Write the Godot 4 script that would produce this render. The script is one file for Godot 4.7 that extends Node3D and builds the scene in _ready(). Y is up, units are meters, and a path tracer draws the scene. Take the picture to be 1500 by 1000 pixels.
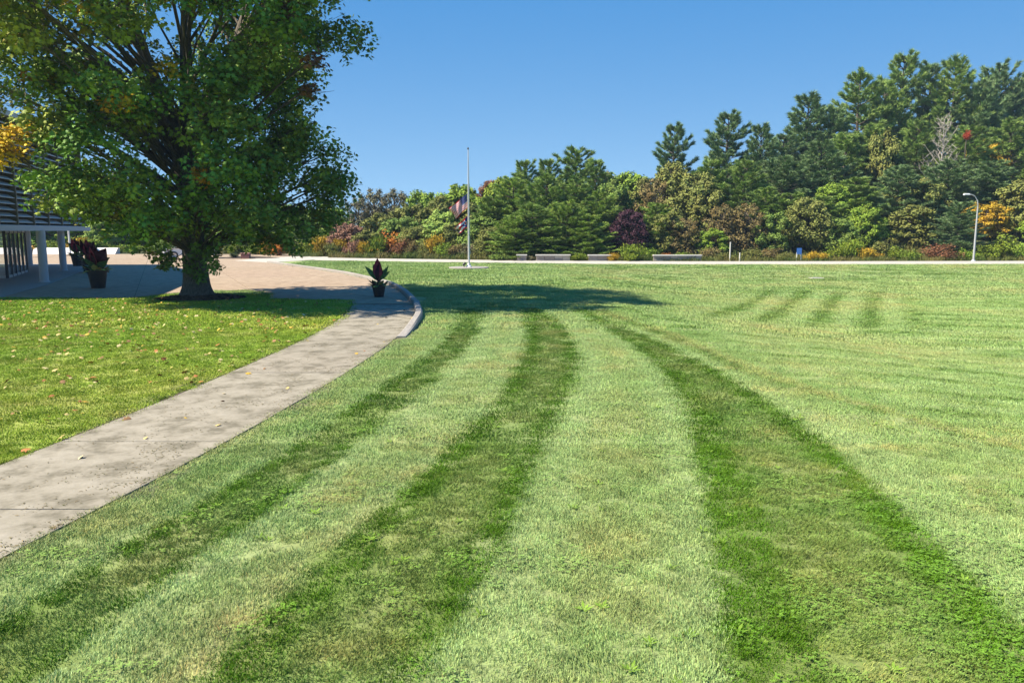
extends Node3D
# Distances: x to the right, d away from the viewer (d = -z), y up, in metres.

var rng := RandomNumberGenerator.new()
var used := {}
var M := {}
var noise_fine := FastNoiseLite.new()
var noise_mid := FastNoiseLite.new()
var noise_wide := FastNoiseLite.new()

# edges of the walkway and of the mowing passes on the lawn, as [d, x]
const WALK_LEFT := [[2.0, -6.1], [5.0, -5.75], [8.17, -5.5], [9.2, -5.36], [10.67, -5.22], [12.74, -5.06], [15.76, -4.88], [18.09, -4.8], [21.05, -4.84], [24.08, -5.05], [27.05, -5.5]]
const WALK_RIGHT := [[2.0, -4.5], [4.5, -4.12], [5.73, -3.95], [7.28, -3.66], [8.61, -3.47], [10.55, -3.24], [13.48, -2.96], [16.4, -2.77], [20.3, -2.7], [23.29, -2.84], [27.0, -3.45]]
const MOW := [
	[[2, -3.5], [4.8, -3.33], [6.28, -3.1], [7.32, -2.78], [10.55, -2.36], [11.42, -2.2], [14.16, -1.87], [17.0, -1.6], [20.3, -1.48], [23.1, -1.56], [27, -1.9]],
	[[2, -2.95], [4.21, -2.69], [5.82, -2.38], [6.76, -2.16], [7.98, -2.01], [9.26, -1.8], [11.15, -1.47], [14.92, -1.08], [18.94, -0.84], [23.1, -0.86], [27, -1.1]],
	[[2, -1.95], [4.08, -1.8], [5.09, -1.63], [5.95, -1.42], [7.82, -0.95], [8.96, -0.72], [10.71, -0.41], [13.29, -0.04], [16.4, 0.25], [20.3, 0.39], [25.1, 0.35], [28, 0.2]],
	[[2, -0.85], [4.08, -0.52], [4.8, -0.33], [6.24, -0.02], [7.53, 0.17], [8.56, 0.31], [10.05, 0.56], [11.76, 0.91], [13.68, 1.2], [16.03, 1.4], [18.94, 1.47], [21.86, 1.34], [25.4, 0.9], [28, 0.5]],
	[[2, 0.75], [4.08, 1.18], [5.19, 1.42], [6.48, 1.68], [7.32, 1.84], [10.84, 2.4], [12.68, 2.62], [14.92, 2.72], [17.75, 2.58], [23.68, 2.07], [28, 1.6]],
	[[2, 2.8], [4.6, 3.2], [5.9, 3.4], [7.75, 3.66], [9.42, 3.79], [12.07, 3.78], [13.95, 3.71], [16.12, 3.54], [18.94, 3.16], [23.1, 2.63], [28, 2.0]],
	[[2, 8.4], [8.7, 5.86], [9.52, 5.6], [10.97, 5.06], [11.76, 4.76], [13.04, 4.45], [14.92, 4.2], [18.21, 3.95], [23.1, 3.05], [28, 2.3]],
]
# the drive: its kerbed right side, far side, the footway of the building and the lawn's edge
const DRIVE := [[-3.45, 27.0], [-4.39, 31.5], [-5.68, 36.3], [-7.2, 40.0], [-10.02, 46.2], [-14.5, 54.0], [-19.3, 62.0], [-19.0, 70.0], [-24.0, 85.5], [-70.0, 85.5], [-70.0, 60.5], [-31.4, 60.0], [-26.6, 48.6], [-21.6, 36.3], [-19.2, 29.4], [-14.4, 29.4], [-13.95, 31.4], [-12.9, 32.9], [-11.4, 33.3], [-10.2, 32.4], [-9.5, 30.8], [-9.0, 29.1], [-5.85, 28.5], [-5.5, 27.05]]
const SUN_FROM := Vector3(-1.0, 1.14, 0.13)

var table := []
var drive_shape := PackedVector2Array()

class Geo:
	var v := PackedVector3Array()
	var n := PackedVector3Array()
	var c := PackedColorArray()
	var u := PackedVector2Array()
	var i := PackedInt32Array()
	func tri(a: Vector3, b: Vector3, d: Vector3, col := Color.WHITE):
		var nn := (d - a).cross(b - a).normalized()
		var s := v.size()
		v.append(a); v.append(b); v.append(d)
		n.append(nn); n.append(nn); n.append(nn)
		c.append(col); c.append(col); c.append(col)
		i.append(s); i.append(s + 1); i.append(s + 2)
	func quad(a: Vector3, b: Vector3, d: Vector3, e: Vector3, col := Color.WHITE):
		var nn := (d - a).cross(b - a).normalized()
		var s := v.size()
		for p in [a, b, d, e]:
			v.append(p); n.append(nn); c.append(col)
		for k in [0, 1, 2, 0, 2, 3]: i.append(s + k)
	# a closed box with bevelled top edges
	func box(lo: Vector3, hi: Vector3, col := Color.WHITE, bevel := 0.0):
		var t := [Vector3(lo.x, hi.y, lo.z), Vector3(hi.x, hi.y, lo.z), Vector3(hi.x, hi.y, hi.z), Vector3(lo.x, hi.y, hi.z)]
		var b := [Vector3(lo.x, lo.y, lo.z), Vector3(hi.x, lo.y, lo.z), Vector3(hi.x, lo.y, hi.z), Vector3(lo.x, lo.y, hi.z)]
		prism(b, t, col, bevel)
	# b: four lower corners, t: four upper ones, both clockwise seen from above
	func prism(b: Array, t: Array, col := Color.WHITE, bevel := 0.0):
		var top := t
		if bevel > 0.0:
			var mid: Vector3 = (t[0] + t[1] + t[2] + t[3]) * 0.25
			top = []
			for k in 4:
				var q: Vector3 = t[k]
				var inw := (mid - q)
				inw = Vector3(signf(inw.dot((t[(k + 1) % 4] - q).normalized())), 0, 0)
				var e1: Vector3 = (t[(k + 1) % 4] - q).normalized() * bevel
				var e2: Vector3 = (t[(k + 3) % 4] - q).normalized() * bevel
				top.append(q + e1 + e2)
			var lowered := []
			for k in 4: lowered.append(t[k] - Vector3(0, bevel, 0))
			for k in 4: quad(lowered[k], lowered[(k + 1) % 4], top[(k + 1) % 4], top[k], col)
			t = lowered
		quad(top[0], top[1], top[2], top[3], col)
		quad(b[3], b[2], b[1], b[0], col)
		for k in 4: quad(b[k], b[(k + 1) % 4], t[(k + 1) % 4], t[k], col)
	func tube(pts: Array, radii: Array, sides := 6, col := Color.WHITE, cap := true):
		var side := Vector3.RIGHT
		var s := v.size()
		for k in pts.size():
			var dir: Vector3 = (pts[mini(k + 1, pts.size() - 1)] - pts[maxi(k - 1, 0)]).normalized()
			side = (side - dir * side.dot(dir))
			if side.length() < 0.05: side = Vector3.FORWARD - dir * dir.dot(Vector3.FORWARD)
			side = side.normalized()
			var up := dir.cross(side)
			for j in sides:
				var a := TAU * j / sides
				var o := side * cos(a) + up * sin(a)
				v.append(pts[k] + o * radii[k]); n.append(o); c.append(col)
		for k in pts.size() - 1:
			for j in sides:
				var p := s + k * sides + j
				var q := s + k * sides + (j + 1) % sides
				for e in [p, p + sides, q, q, p + sides, q + sides]: i.append(e)
		if cap:
			for ends in [[0, -1.0], [pts.size() - 1, 1.0]]:
				var at0: int = s + ends[0] * sides
				var f: int = pts.size() - 1 if ends[0] else 0
				var dir: Vector3 = (pts[f] - pts[f - 1 if f else 1]).normalized()
				var m := v.size()
				v.append(pts[f]); n.append(dir); c.append(col)
				for j in sides: v.append(v[at0 + j]); n.append(dir); c.append(col)
				for j in sides:
					i.append(m)
					if ends[1] > 0: i.append(m + 1 + (j + 1) % sides); i.append(m + 1 + j)
					else: i.append(m + 1 + j); i.append(m + 1 + (j + 1) % sides)
	# profile: [radius, height] from bottom to top, turned about the y axis
	func lathe(profile: Array, sides := 20, col := Color.WHITE, at := Vector3.ZERO):
		for k in profile.size() - 1:
			var p = profile[k]; var q = profile[k + 1]
			var slope := Vector2(q[1] - p[1], p[0] - q[0]).normalized()
			var s := v.size()
			for j in sides + 1:
				var a := TAU * j / sides
				var o := Vector3(cos(a), 0, sin(a))
				for r in [p, q]:
					v.append(at + o * r[0] + Vector3(0, r[1], 0)); n.append((o * slope.x + Vector3(0, slope.y, 0)).normalized()); c.append(col)
			for j in sides:
				for e in [0, 2, 1, 2, 3, 1]: i.append(s + j * 2 + e)
	# turn every triangle that faces down
	func face_up():
		for t in i.size() / 3:
			if n[i[t * 3]].y < 0.0:
				var k := i[t * 3 + 1]
				i[t * 3 + 1] = i[t * 3 + 2]
				i[t * 3 + 2] = k
		for k in n.size():
			if n[k].y < 0.0: n[k] = -n[k]
	func done(mat: Material) -> ArrayMesh:
		var a := []
		a.resize(Mesh.ARRAY_MAX)
		a[Mesh.ARRAY_VERTEX] = v; a[Mesh.ARRAY_NORMAL] = n; a[Mesh.ARRAY_COLOR] = c; a[Mesh.ARRAY_INDEX] = i
		if u.size() == v.size(): a[Mesh.ARRAY_TEX_UV] = u
		var m := ArrayMesh.new()
		m.add_surface_from_arrays(Mesh.PRIMITIVE_TRIANGLES, a)
		m.surface_set_material(0, mat)
		return m

func P(x: float, d: float, y := 0.0) -> Vector3: return Vector3(x, y, -d)
func R(a: float, b: float) -> float: return rng.randf_range(a, b)

func numbered(called: String) -> String:
	used[called] = used.get(called, -1) + 1
	return called if used[called] == 0 else "%s_%03d" % [called, used[called]]

func tag(o: Node, label := "", category := "", group := "", kind := ""):
	if label: o.set_meta("label", label)
	if category: o.set_meta("category", category)
	if group: o.set_meta("group", group)
	if kind: o.set_meta("kind", kind)
	return o

func thing(called: String, label: String, category: String, at := Vector3.ZERO, turn := 0.0, group := "") -> Node3D:
	var o := Node3D.new()
	o.name = numbered(called)
	add_child(o)
	o.position = at
	o.rotation.y = turn
	return tag(o, label, category, group)

func part(called: String, mesh: Mesh, parent: Node, at := Vector3.ZERO) -> MeshInstance3D:
	var o := MeshInstance3D.new()
	o.name = numbered(called) if parent == self else called
	o.mesh = mesh
	o.position = at
	parent.add_child(o, true)
	return o

func setting(called: String, mesh: Mesh) -> MeshInstance3D:
	return tag(part(called, mesh, self), "", "", "", "structure")

func scatter(called: String, mesh: Mesh, places: Array, tints: PackedColorArray, parent: Node) -> MultiMeshInstance3D:
	var mm := MultiMesh.new()
	mm.transform_format = MultiMesh.TRANSFORM_3D
	mm.use_colors = true
	mm.mesh = mesh
	mm.instance_count = places.size()
	for k in places.size():
		mm.set_instance_transform(k, places[k])
		mm.set_instance_color(k, tints[k])
	var o := MultiMeshInstance3D.new()
	o.name = numbered(called) if parent == self else called
	o.multimesh = mm
	parent.add_child(o, true)
	o.set_meta("kind", "stuff")
	return o

func paint(col: Color, rough := 0.7, metal := 0.0) -> StandardMaterial3D:
	var m := StandardMaterial3D.new()
	m.albedo_color = col.linear_to_srgb()
	m.roughness = rough
	m.metallic = metal
	return m

func mottled(a: Color, b: Color, c: Color, freq: float, scale: float, rough := 0.85, relief := 0.0, salt := 1) -> StandardMaterial3D:
	var n := FastNoiseLite.new()
	n.seed = salt
	n.frequency = freq
	n.fractal_octaves = 6
	n.fractal_gain = 0.74
	var t := NoiseTexture2D.new()
	t.width = 512; t.height = 512
	t.seamless = true
	t.noise = n
	var g := Gradient.new()
	g.offsets = PackedFloat32Array([0.15, 0.5, 0.85])
	g.colors = PackedColorArray([a.linear_to_srgb(), b.linear_to_srgb(), c.linear_to_srgb()])
	t.color_ramp = g
	var m := StandardMaterial3D.new()
	m.albedo_texture = t
	m.roughness = rough
	m.uv1_triplanar = true
	m.uv1_world_triplanar = true
	m.uv1_scale = Vector3.ONE * scale
	m.vertex_color_use_as_albedo = true
	if relief > 0.0:
		var t2 := NoiseTexture2D.new()
		t2.width = 512; t2.height = 512
		t2.seamless = true
		t2.as_normal_map = true
		t2.bump_strength = relief
		t2.noise = n
		m.normal_enabled = true
		m.normal_texture = t2
	return m

func leafy(tint: Color, through := 0.6, rough := 0.55) -> StandardMaterial3D:
	var m := paint(tint, rough)
	m.vertex_color_use_as_albedo = true
	m.metallic_specular = 0.2
	m.backlight = Color(through, through, through)
	m.cull_mode = BaseMaterial3D.CULL_DISABLED
	return m

# ---------------------------------------------------------------- terrain
func lookup(points: Array) -> PackedFloat32Array:
	var out := PackedFloat32Array()
	var k := 0
	for s in 900:
		var d := s * 0.1
		while k < points.size() - 2 and d > points[k + 1][0]: k += 1
		var p = points[k]; var q = points[k + 1]
		var t: float = clampf((d - p[0]) / (q[0] - p[0]), -1.0, 1.0)
		out.append(lerpf(p[1], q[1], t))
	# round off the corners of the polyline
	for pass_no in 3:
		var sm := out.duplicate()
		for s in range(8, 892):
			var sum := 0.0
			for w in range(-8, 9): sum += out[s + w]
			sm[s] = sum / 17.0
		out = sm
	return out

func edge(k: int, d: float) -> float: return table[k][clampi(int(d * 10.0 + 0.5), 0, 899)]

func height(x: float, d: float) -> float:
	var y := 0.0
	if d > 2.0:
		var dip := smoothstep(0.0, 9.0, x - edge(6, d) + 0.3) if d < 60 else 0.0
		y -= 0.55 * dip * (1.0 - smoothstep(47.0, 58.0, d))
	if d > 67.0:
		y += smoothstep(0.0, 34.0, x) * minf(d - 67.0, 60.0) * 0.2 + minf(d - 67.0, 40.0) * 0.012 * smoothstep(-16.0, -6.0, x)
	return y

func on_walk(x: float, d: float, margin := 0.0) -> bool:
	return d < 27.05 and x > edge(7, d) - margin and x < edge(8, d) + margin

func on_drive(x: float, d: float) -> bool:
	return x < -3.0 and d > 26.0 and Geometry2D.is_point_in_polygon(Vector2(x, d), drive_shape)

func road_near(x: float) -> float:
	return 58.8 + 0.0012 * (x - 14.0) * (x - 14.0) if x > 14.0 else 58.8 + 0.0062 * (x - 14.0) * (x - 14.0) + 0.09 * absf(x - 14.0) - 0.0

# colour of the turf (linear) and, in alpha, how far the mower laid it away from the viewer
func turf(x: float, d: float) -> Color:
	var fine := noise_fine.get_noise_2d(x, d)
	var mid := noise_mid.get_noise_2d(x, d)
	var wide := noise_wide.get_noise_2d(x, d)
	var dark := Color(0.085, 0.2, 0.012)  # stripe tones: shade and sheen of the bent blades painted into the colour
	var pale := Color(0.3, 0.415, 0.165)
	var tan := Color(0.38, 0.33, 0.13)
	var s := 0.5
	var dry := 0.0
	if x < edge(7, d) and d < 31.0:
		var c := Color(0.23, 0.375, 0.035).lerp(Color(0.32, 0.39, 0.055), clampf(0.45 + wide * 0.7 + mid * 0.3, 0, 1))
		c = c.lerp(tan, clampf(mid * 0.9 + fine * 0.5 - 0.25, 0, 0.45))
		c *= 1.0 + 0.25 * fine
		c.a = 0.5 + 0.6 * fine
		return c
	var w := 0.03 + 0.0035 * d
	var xs := x + 0.035 * mid + 0.03 * fine
	var arc := 0.72 if xs < edge(0, d) else 0.0
	var levels := [0.8, 0.0, 1.0, -0.02, 0.95, -0.04, 0.92, 0.6]
	if d < 29.0:
		s = levels[0]
		for k in 7:
			var t := smoothstep(-w, w, xs - edge(k, d))
			s = lerpf(s, levels[k + 1], t)
		# wheel tracks lie along both sides of each pass; the middle stands drier
		for k in 7:
			var a: float = edge(k - 1, d) if k > 0 else edge(8, d)
			var b: float = edge(k, d)
			if xs > a and xs < b and b - a > 0.3:
				var q := (xs - a) / (b - a)
				var middle := smoothstep(0.2, 0.38, q) * (1.0 - smoothstep(0.7, 0.88, q))
				if k % 2 == 1:
					s += 0.36 * middle
					dry += 0.28 * middle * clampf(0.6 + mid * 1.4, 0, 1)
				else:
					s -= 0.22 * middle
					dry += 0.25 * middle * clampf(0.5 + mid * 1.6, 0, 1)
		for k in [2, 6]:
			dry += 0.55 * exp(-pow((xs - edge(k, d) + 0.09) / 0.08, 2.0)) * clampf(0.5 + 1.8 * mid, 0, 1)
		s -= 0.5 * exp(-pow((xs - edge(6, d) + 0.1) / 0.12, 2.0))
		dry += 0.6 * exp(-pow((xs - edge(6, d) - 0.12) / 0.1, 2.0))
		dry += 0.5 * exp(-pow((x - edge(8, d) - 0.06) / 0.06, 2.0))
	var out_of := smoothstep(0.0, 1.5, x - edge(6, minf(d, 28.0)))
	var gone := smoothstep(-0.5, 0.5, d - 25.6 - 1.2 * wide - 0.5 * mid)
	var far := 0.74 + 0.17 * sin((d * 1.0 + x * 0.13 + wide * 2.0) * 3.3 + mid * 2.5) + 0.15 * sin((d + x * 0.1) * 7.1 + wide * 3.0) + 0.18 * wide
	var q2 := x - 0.47 * (d - 22.0)
	var fan := smoothstep(3.0, 5.0, q2) * (1.0 - smoothstep(11.0, 12.5, q2)) * smoothstep(22.0, 27.0, d) * (1.0 - smoothstep(38.0, 41.0, d))
	far = lerpf(far, 0.62 + 0.38 * sin(q2 * 3.6 + mid), fan * 0.8)
	s = lerpf(s, far, maxf(out_of, gone))
	s += 0.10 * wide
	var c := dark.lerp(pale, clampf(s, 0, 1))
	dry += out_of * clampf(0.08 + 0.4 * wide, 0, 0.3)
	dry += clampf(mid * 1.1 + fine * 0.6 + wide * 0.4 - 0.42, 0, 0.5)
	c = c.lerp(tan, clampf(dry, 0, 0.75) * lerpf(0.55, 1.0, s))
	c *= 1.0 + 0.28 * fine
	c.a = clampf(s, 0, 1)
	return c

# ---------------------------------------------------------------- plants
func tuft(blades: int, radius: float, long: float, wide: float, salt: int, lean: float) -> Geo:
	rng.seed = salt
	var g := Geo.new()
	for k in blades:
		var a := R(0, TAU)
		var r := radius * sqrt(rng.randf())
		var p := Vector3(cos(a) * r, -0.004, sin(a) * r)
		var b := R(0, TAU)
		var dir := Vector3(cos(b), 0, sin(b)) * R(0.2, 1.1) + Vector3(lean, 0, 0)
		var l := long * R(0.6, 1.15)
		var side := Vector3(-sin(b + R(-1, 1)), 0, cos(b)).normalized() * wide * R(0.7, 1.2) * 0.5
		var m := p + (Vector3.UP * 0.9 + dir * 0.35).normalized() * l * 0.55
		var t := m + (Vector3.UP * 0.55 + dir * 0.9).normalized() * l * 0.5
		var f := R(0.55, 1.32)
		var col := Color(f * R(0.88, 1.15), f, f * R(0.8, 1.15))
		if rng.randf() < 0.07: col = Color(f * 1.7, f * 1.15, f * 1.1)
		g.quad(p - side, m - side * 0.9, m + side * 0.9, p + side, col)
		g.tri(m - side * 0.9, t, m + side * 0.9, col)
	return g

func leaf_star(g: Geo, base: Vector3, dir: Vector3, up: Vector3, size: float, col: Color):
	var side := dir.cross(up).normalized()
	up = side.cross(dir).normalized()
	var pts := []
	for q in [[0.0, 0.0], [-0.22, 0.1], [-0.42, 0.22], [-0.24, 0.42], [-0.5, 0.68], [-0.16, 0.66], [0.0, 1.0], [0.16, 0.66], [0.5, 0.68], [0.24, 0.42], [0.42, 0.22], [0.22, 0.1]]:
		var droop: float = -0.35 * (q[0] * q[0] + 0.35 * q[1] * q[1])
		pts.append(base + (side * q[0] + dir * q[1] + up * droop) * size)
	var mid: Vector3 = base + dir * 0.42 * size
	for k in 12: g.tri(mid, pts[k], pts[(k + 1) % 12], col)

func maple_sprig(salt: int) -> Geo:
	rng.seed = salt
	var g := Geo.new()
	for k in 9:
		var a := k * 2.4 + R(-0.4, 0.4)
		var out := Vector3(cos(a), R(-0.35, 0.35), sin(a)).normalized()
		var base := Vector3(R(-0.05, 0.05), (k - 4) * 0.035, R(-0.05, 0.05)) + out * R(0.03, 0.12)
		var f := R(0.75, 1.25)
		var up := (Vector3.UP + Vector3(R(-0.8, 0.8), R(-0.3, 0.3), R(-0.8, 0.8))).normalized()
		leaf_star(g, base, (out + Vector3(0, R(-0.9, 0.1), 0)).normalized(), up, R(0.12, 0.185), Color(f * R(0.85, 1.1), f, f * R(0.8, 1.2)))
	return g

func blob_leaf(g: Geo, p: Vector3, normal: Vector3, size: float, col: Color):
	var a := normal.cross(Vector3(R(-1, 1), R(-1, 1), R(-1, 1))).normalized()
	var b := normal.cross(a)
	var s := size * R(0.7, 1.3)
	g.quad(p - a * s, p + b * s * 0.55, p + a * s + normal * s * 0.3, p - b * s * 0.55, col)

# a broadleaf tree seven metres tall and six wide: [wood, crown]
func make_broadleaf(salt: int, clumps: int, leaves: int, leaf: float, spread: float, open: float) -> Array:
	rng.seed = salt
	var wood := Geo.new()
	var g := Geo.new()
	var lean := Vector3(R(-0.4, 0.4), 0, R(-0.4, 0.4))
	wood.tube([Vector3(0, -0.3, 0), Vector3(0, 0.5, 0), Vector3(0, 2.1, 0) + lean * 0.3, Vector3(0, 4.2, 0) + lean, Vector3(0, 6.4, 0) + lean], [0.24, 0.19, 0.15, 0.1, 0.02], 7)
	for k in clumps:
		var t := (k + 0.5) / clumps
		var h := lerpf(0.7, 6.5, pow(t, 0.9))
		var env := 3.0 * sqrt(maxf(0.0, 1.0 - pow((h - 3.0) / 3.9, 2.0))) * spread
		var a := k * 2.39996 + R(-0.5, 0.5)
		var r := env * R(0.35, 1.0)
		var c := Vector3(cos(a) * r, h + R(-0.4, 0.4), sin(a) * r)
		var cr := R(0.5, 1.1) * (0.75 + 0.35 * spread) * (1.0 - 0.35 * t)
		wood.tube([Vector3(lean.x * h * 0.12, maxf(0.5, h - r * 0.7), lean.z * h * 0.12), c * Vector3(0.6, 1, 0.6) - Vector3(0, 0.25, 0), c], [0.06, 0.035, 0.012], 4, Color.WHITE, false)
		var tone := R(0.72, 1.28)
		var warm := R(0.88, 1.16)
		for j in leaves:
			var o := Vector3(rng.randfn(), rng.randfn() * 0.75 + 0.1, rng.randfn()).normalized()
			var q := c + o * Vector3(cr, cr * 0.9, cr) * pow(rng.randf(), open) * R(0.8, 1.12)
			var f := tone * R(0.72, 1.3)
			blob_leaf(g, q, (o * 0.6 + Vector3(R(-0.6, 0.6), R(0.0, 0.9), R(-0.6, 0.6))).normalized(), leaf, Color(f * warm, f, f * R(0.75, 1.2)))
	return [wood.done(M.bark_far), g.done(M.leaf_green)]

# a pine ten metres tall: whorls of plumed branches, the upper ones swept up
func make_pine(salt: int, upswept: float) -> Array:
	rng.seed = salt
	var wood := Geo.new()
	var g := Geo.new()
	wood.tube([Vector3(0, -0.3, 0), Vector3(0, 3, 0), Vector3(R(-0.1, 0.1), 7, 0), Vector3(0, 9.9, 0)], [0.2, 0.16, 0.09, 0.02], 7)
	var whorls := 18
	for k in whorls:
		var t := (k + 0.6) / whorls
		var h := lerpf(0.7, 9.75, t)
		var reach := 2.7 * pow(1.0 - t, 0.62) + 0.28
		var count := 7 if t < 0.85 else 5
		var start := R(0, TAU)
		for b in count:
			if rng.randf() < 0.1: continue
			var a := start + TAU * b / count + R(-0.35, 0.35)
			var l := reach * R(0.5, 1.3)
			var o := Vector3(cos(a), 0, sin(a))
			var rise := lerpf(-0.2, 1.05, pow(t, 1.3)) * upswept + R(-0.1, 0.12)
			var p0 := Vector3(0, h, 0)
			var p1 := p0 + (o + Vector3(0, rise, 0)) * l * 0.6
			var p2 := p0 + (o + Vector3(0, rise + 0.22 * upswept, 0)) * l
			wood.tube([p0, p1, p2], [0.045, 0.025, 0.006], 4, Color.WHITE, false)
			var side := Vector3(-o.z, 0, o.x)
			var tone := R(0.75, 1.2)
			var plumes := int(12 + l * 17.0)
			for j in plumes:
				var s := lerpf(0.3, 1.0, pow(rng.randf(), 0.6))
				var q := p0.lerp(p1, s / 0.6) if s < 0.6 else p1.lerp(p2, (s - 0.6) / 0.4)
				q += side * R(-1, 1) * l * 0.34 * (1.05 - s * 0.75) + Vector3(0, R(-0.05, 0.12), 0)
				var fwd := (o * R(0.3, 1.0) + side * R(-0.8, 0.8) + Vector3(0, R(0.15, 0.9), 0)).normalized()
				var len := R(0.26, 0.5)
				var f := tone * R(0.75, 1.25)
				var col := Color(f * R(0.85, 1.15), f, f * R(0.85, 1.2))
				for m in 10:
					var e := (fwd + Vector3(R(-0.75, 0.75), R(-0.35, 0.6), R(-0.75, 0.75))).normalized()
					var wv := e.cross(Vector3(R(-1, 1), R(-1, 1), R(-1, 1))).normalized() * 0.026
					g.tri(q - wv, q + e * len, q + wv, col)
	return [wood.done(M.bark_far), g.done(M.leaf_green)]

# a shrub two metres tall and wide: many stems, a leafy shell
func make_shrub(salt: int, leaves: int, spiky: bool) -> Array:
	rng.seed = salt
	var wood := Geo.new()
	var g := Geo.new()
	for k in 16:
		var a := k * 2.4
		var r := R(0.2, 0.92)
		var tip := Vector3(cos(a) * r, R(0.8, 1.9) * sqrt(1.05 - r * r * 0.7), sin(a) * r)
		wood.tube([Vector3(cos(a) * 0.1, -0.1, sin(a) * 0.1), tip * Vector3(0.5, 0.6, 0.5), tip], [0.025, 0.018, 0.006], 4, Color.WHITE, false)
		var tone := R(0.7, 1.3)
		var warm := R(0.85, 1.2)
		for j in leaves / 16:
			var s := pow(rng.randf(), 0.6)
			var q := tip * Vector3(0.35 + 0.65 * s, 0.12 + 0.88 * s, 0.35 + 0.65 * s) + Vector3(rng.randfn(), rng.randfn() * 0.8, rng.randfn()) * 0.17
			q.y = maxf(q.y, 0.03)
			var f := tone * R(0.7, 1.3)
			var col := Color(f * warm, f, f * R(0.7, 1.2))
			if spiky:
				var e := Vector3(R(-0.5, 0.5), 1, R(-0.5, 0.5)).normalized() * R(0.12, 0.26)
				var wv := Vector3(R(-1, 1), 0, R(-1, 1)).normalized() * 0.035
				g.tri(q - wv, q + e, q + wv, col)
			else:
				blob_leaf(g, q, Vector3(R(-0.8, 0.8), R(0.1, 1), R(-0.8, 0.8)).normalized(), 0.065, col)
	return [wood.done(M.bark_far), g.done(M.leaf_green)]

func make_bare(salt: int) -> Array:
	rng.seed = salt
	var wood := Geo.new()
	wood.tube([Vector3(0, -0.3, 0), Vector3(0.1, 4, 0), Vector3(-0.1, 7, 0.1), Vector3(0.1, 9.8, 0)], [0.2, 0.15, 0.09, 0.015], 6)
	var twigs := Geo.new()
	for k in 46:
		var h := lerpf(2.5, 9.3, k / 46.0)
		var a := k * 2.4
		var l := (10.5 - h) * 0.36 + 0.4
		var o := Vector3(cos(a), R(0.5, 1.1), sin(a)) * l * R(0.6, 1.1)
		var p := Vector3(0, h, 0)
		twigs.tube([p, p + o * 0.5 + Vector3(0, -0.1, 0), p + o], [0.05, 0.035, 0.012], 4)
		for j in 6:
			var q := p + o * R(0.35, 1.0)
			twigs.tube([q, q + Vector3(R(-0.6, 0.6), R(0.1, 0.7), R(-0.6, 0.6))], [0.025, 0.01], 3)
	return [wood.done(M.bark_pale), twigs.done(M.bark_pale)]

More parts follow.
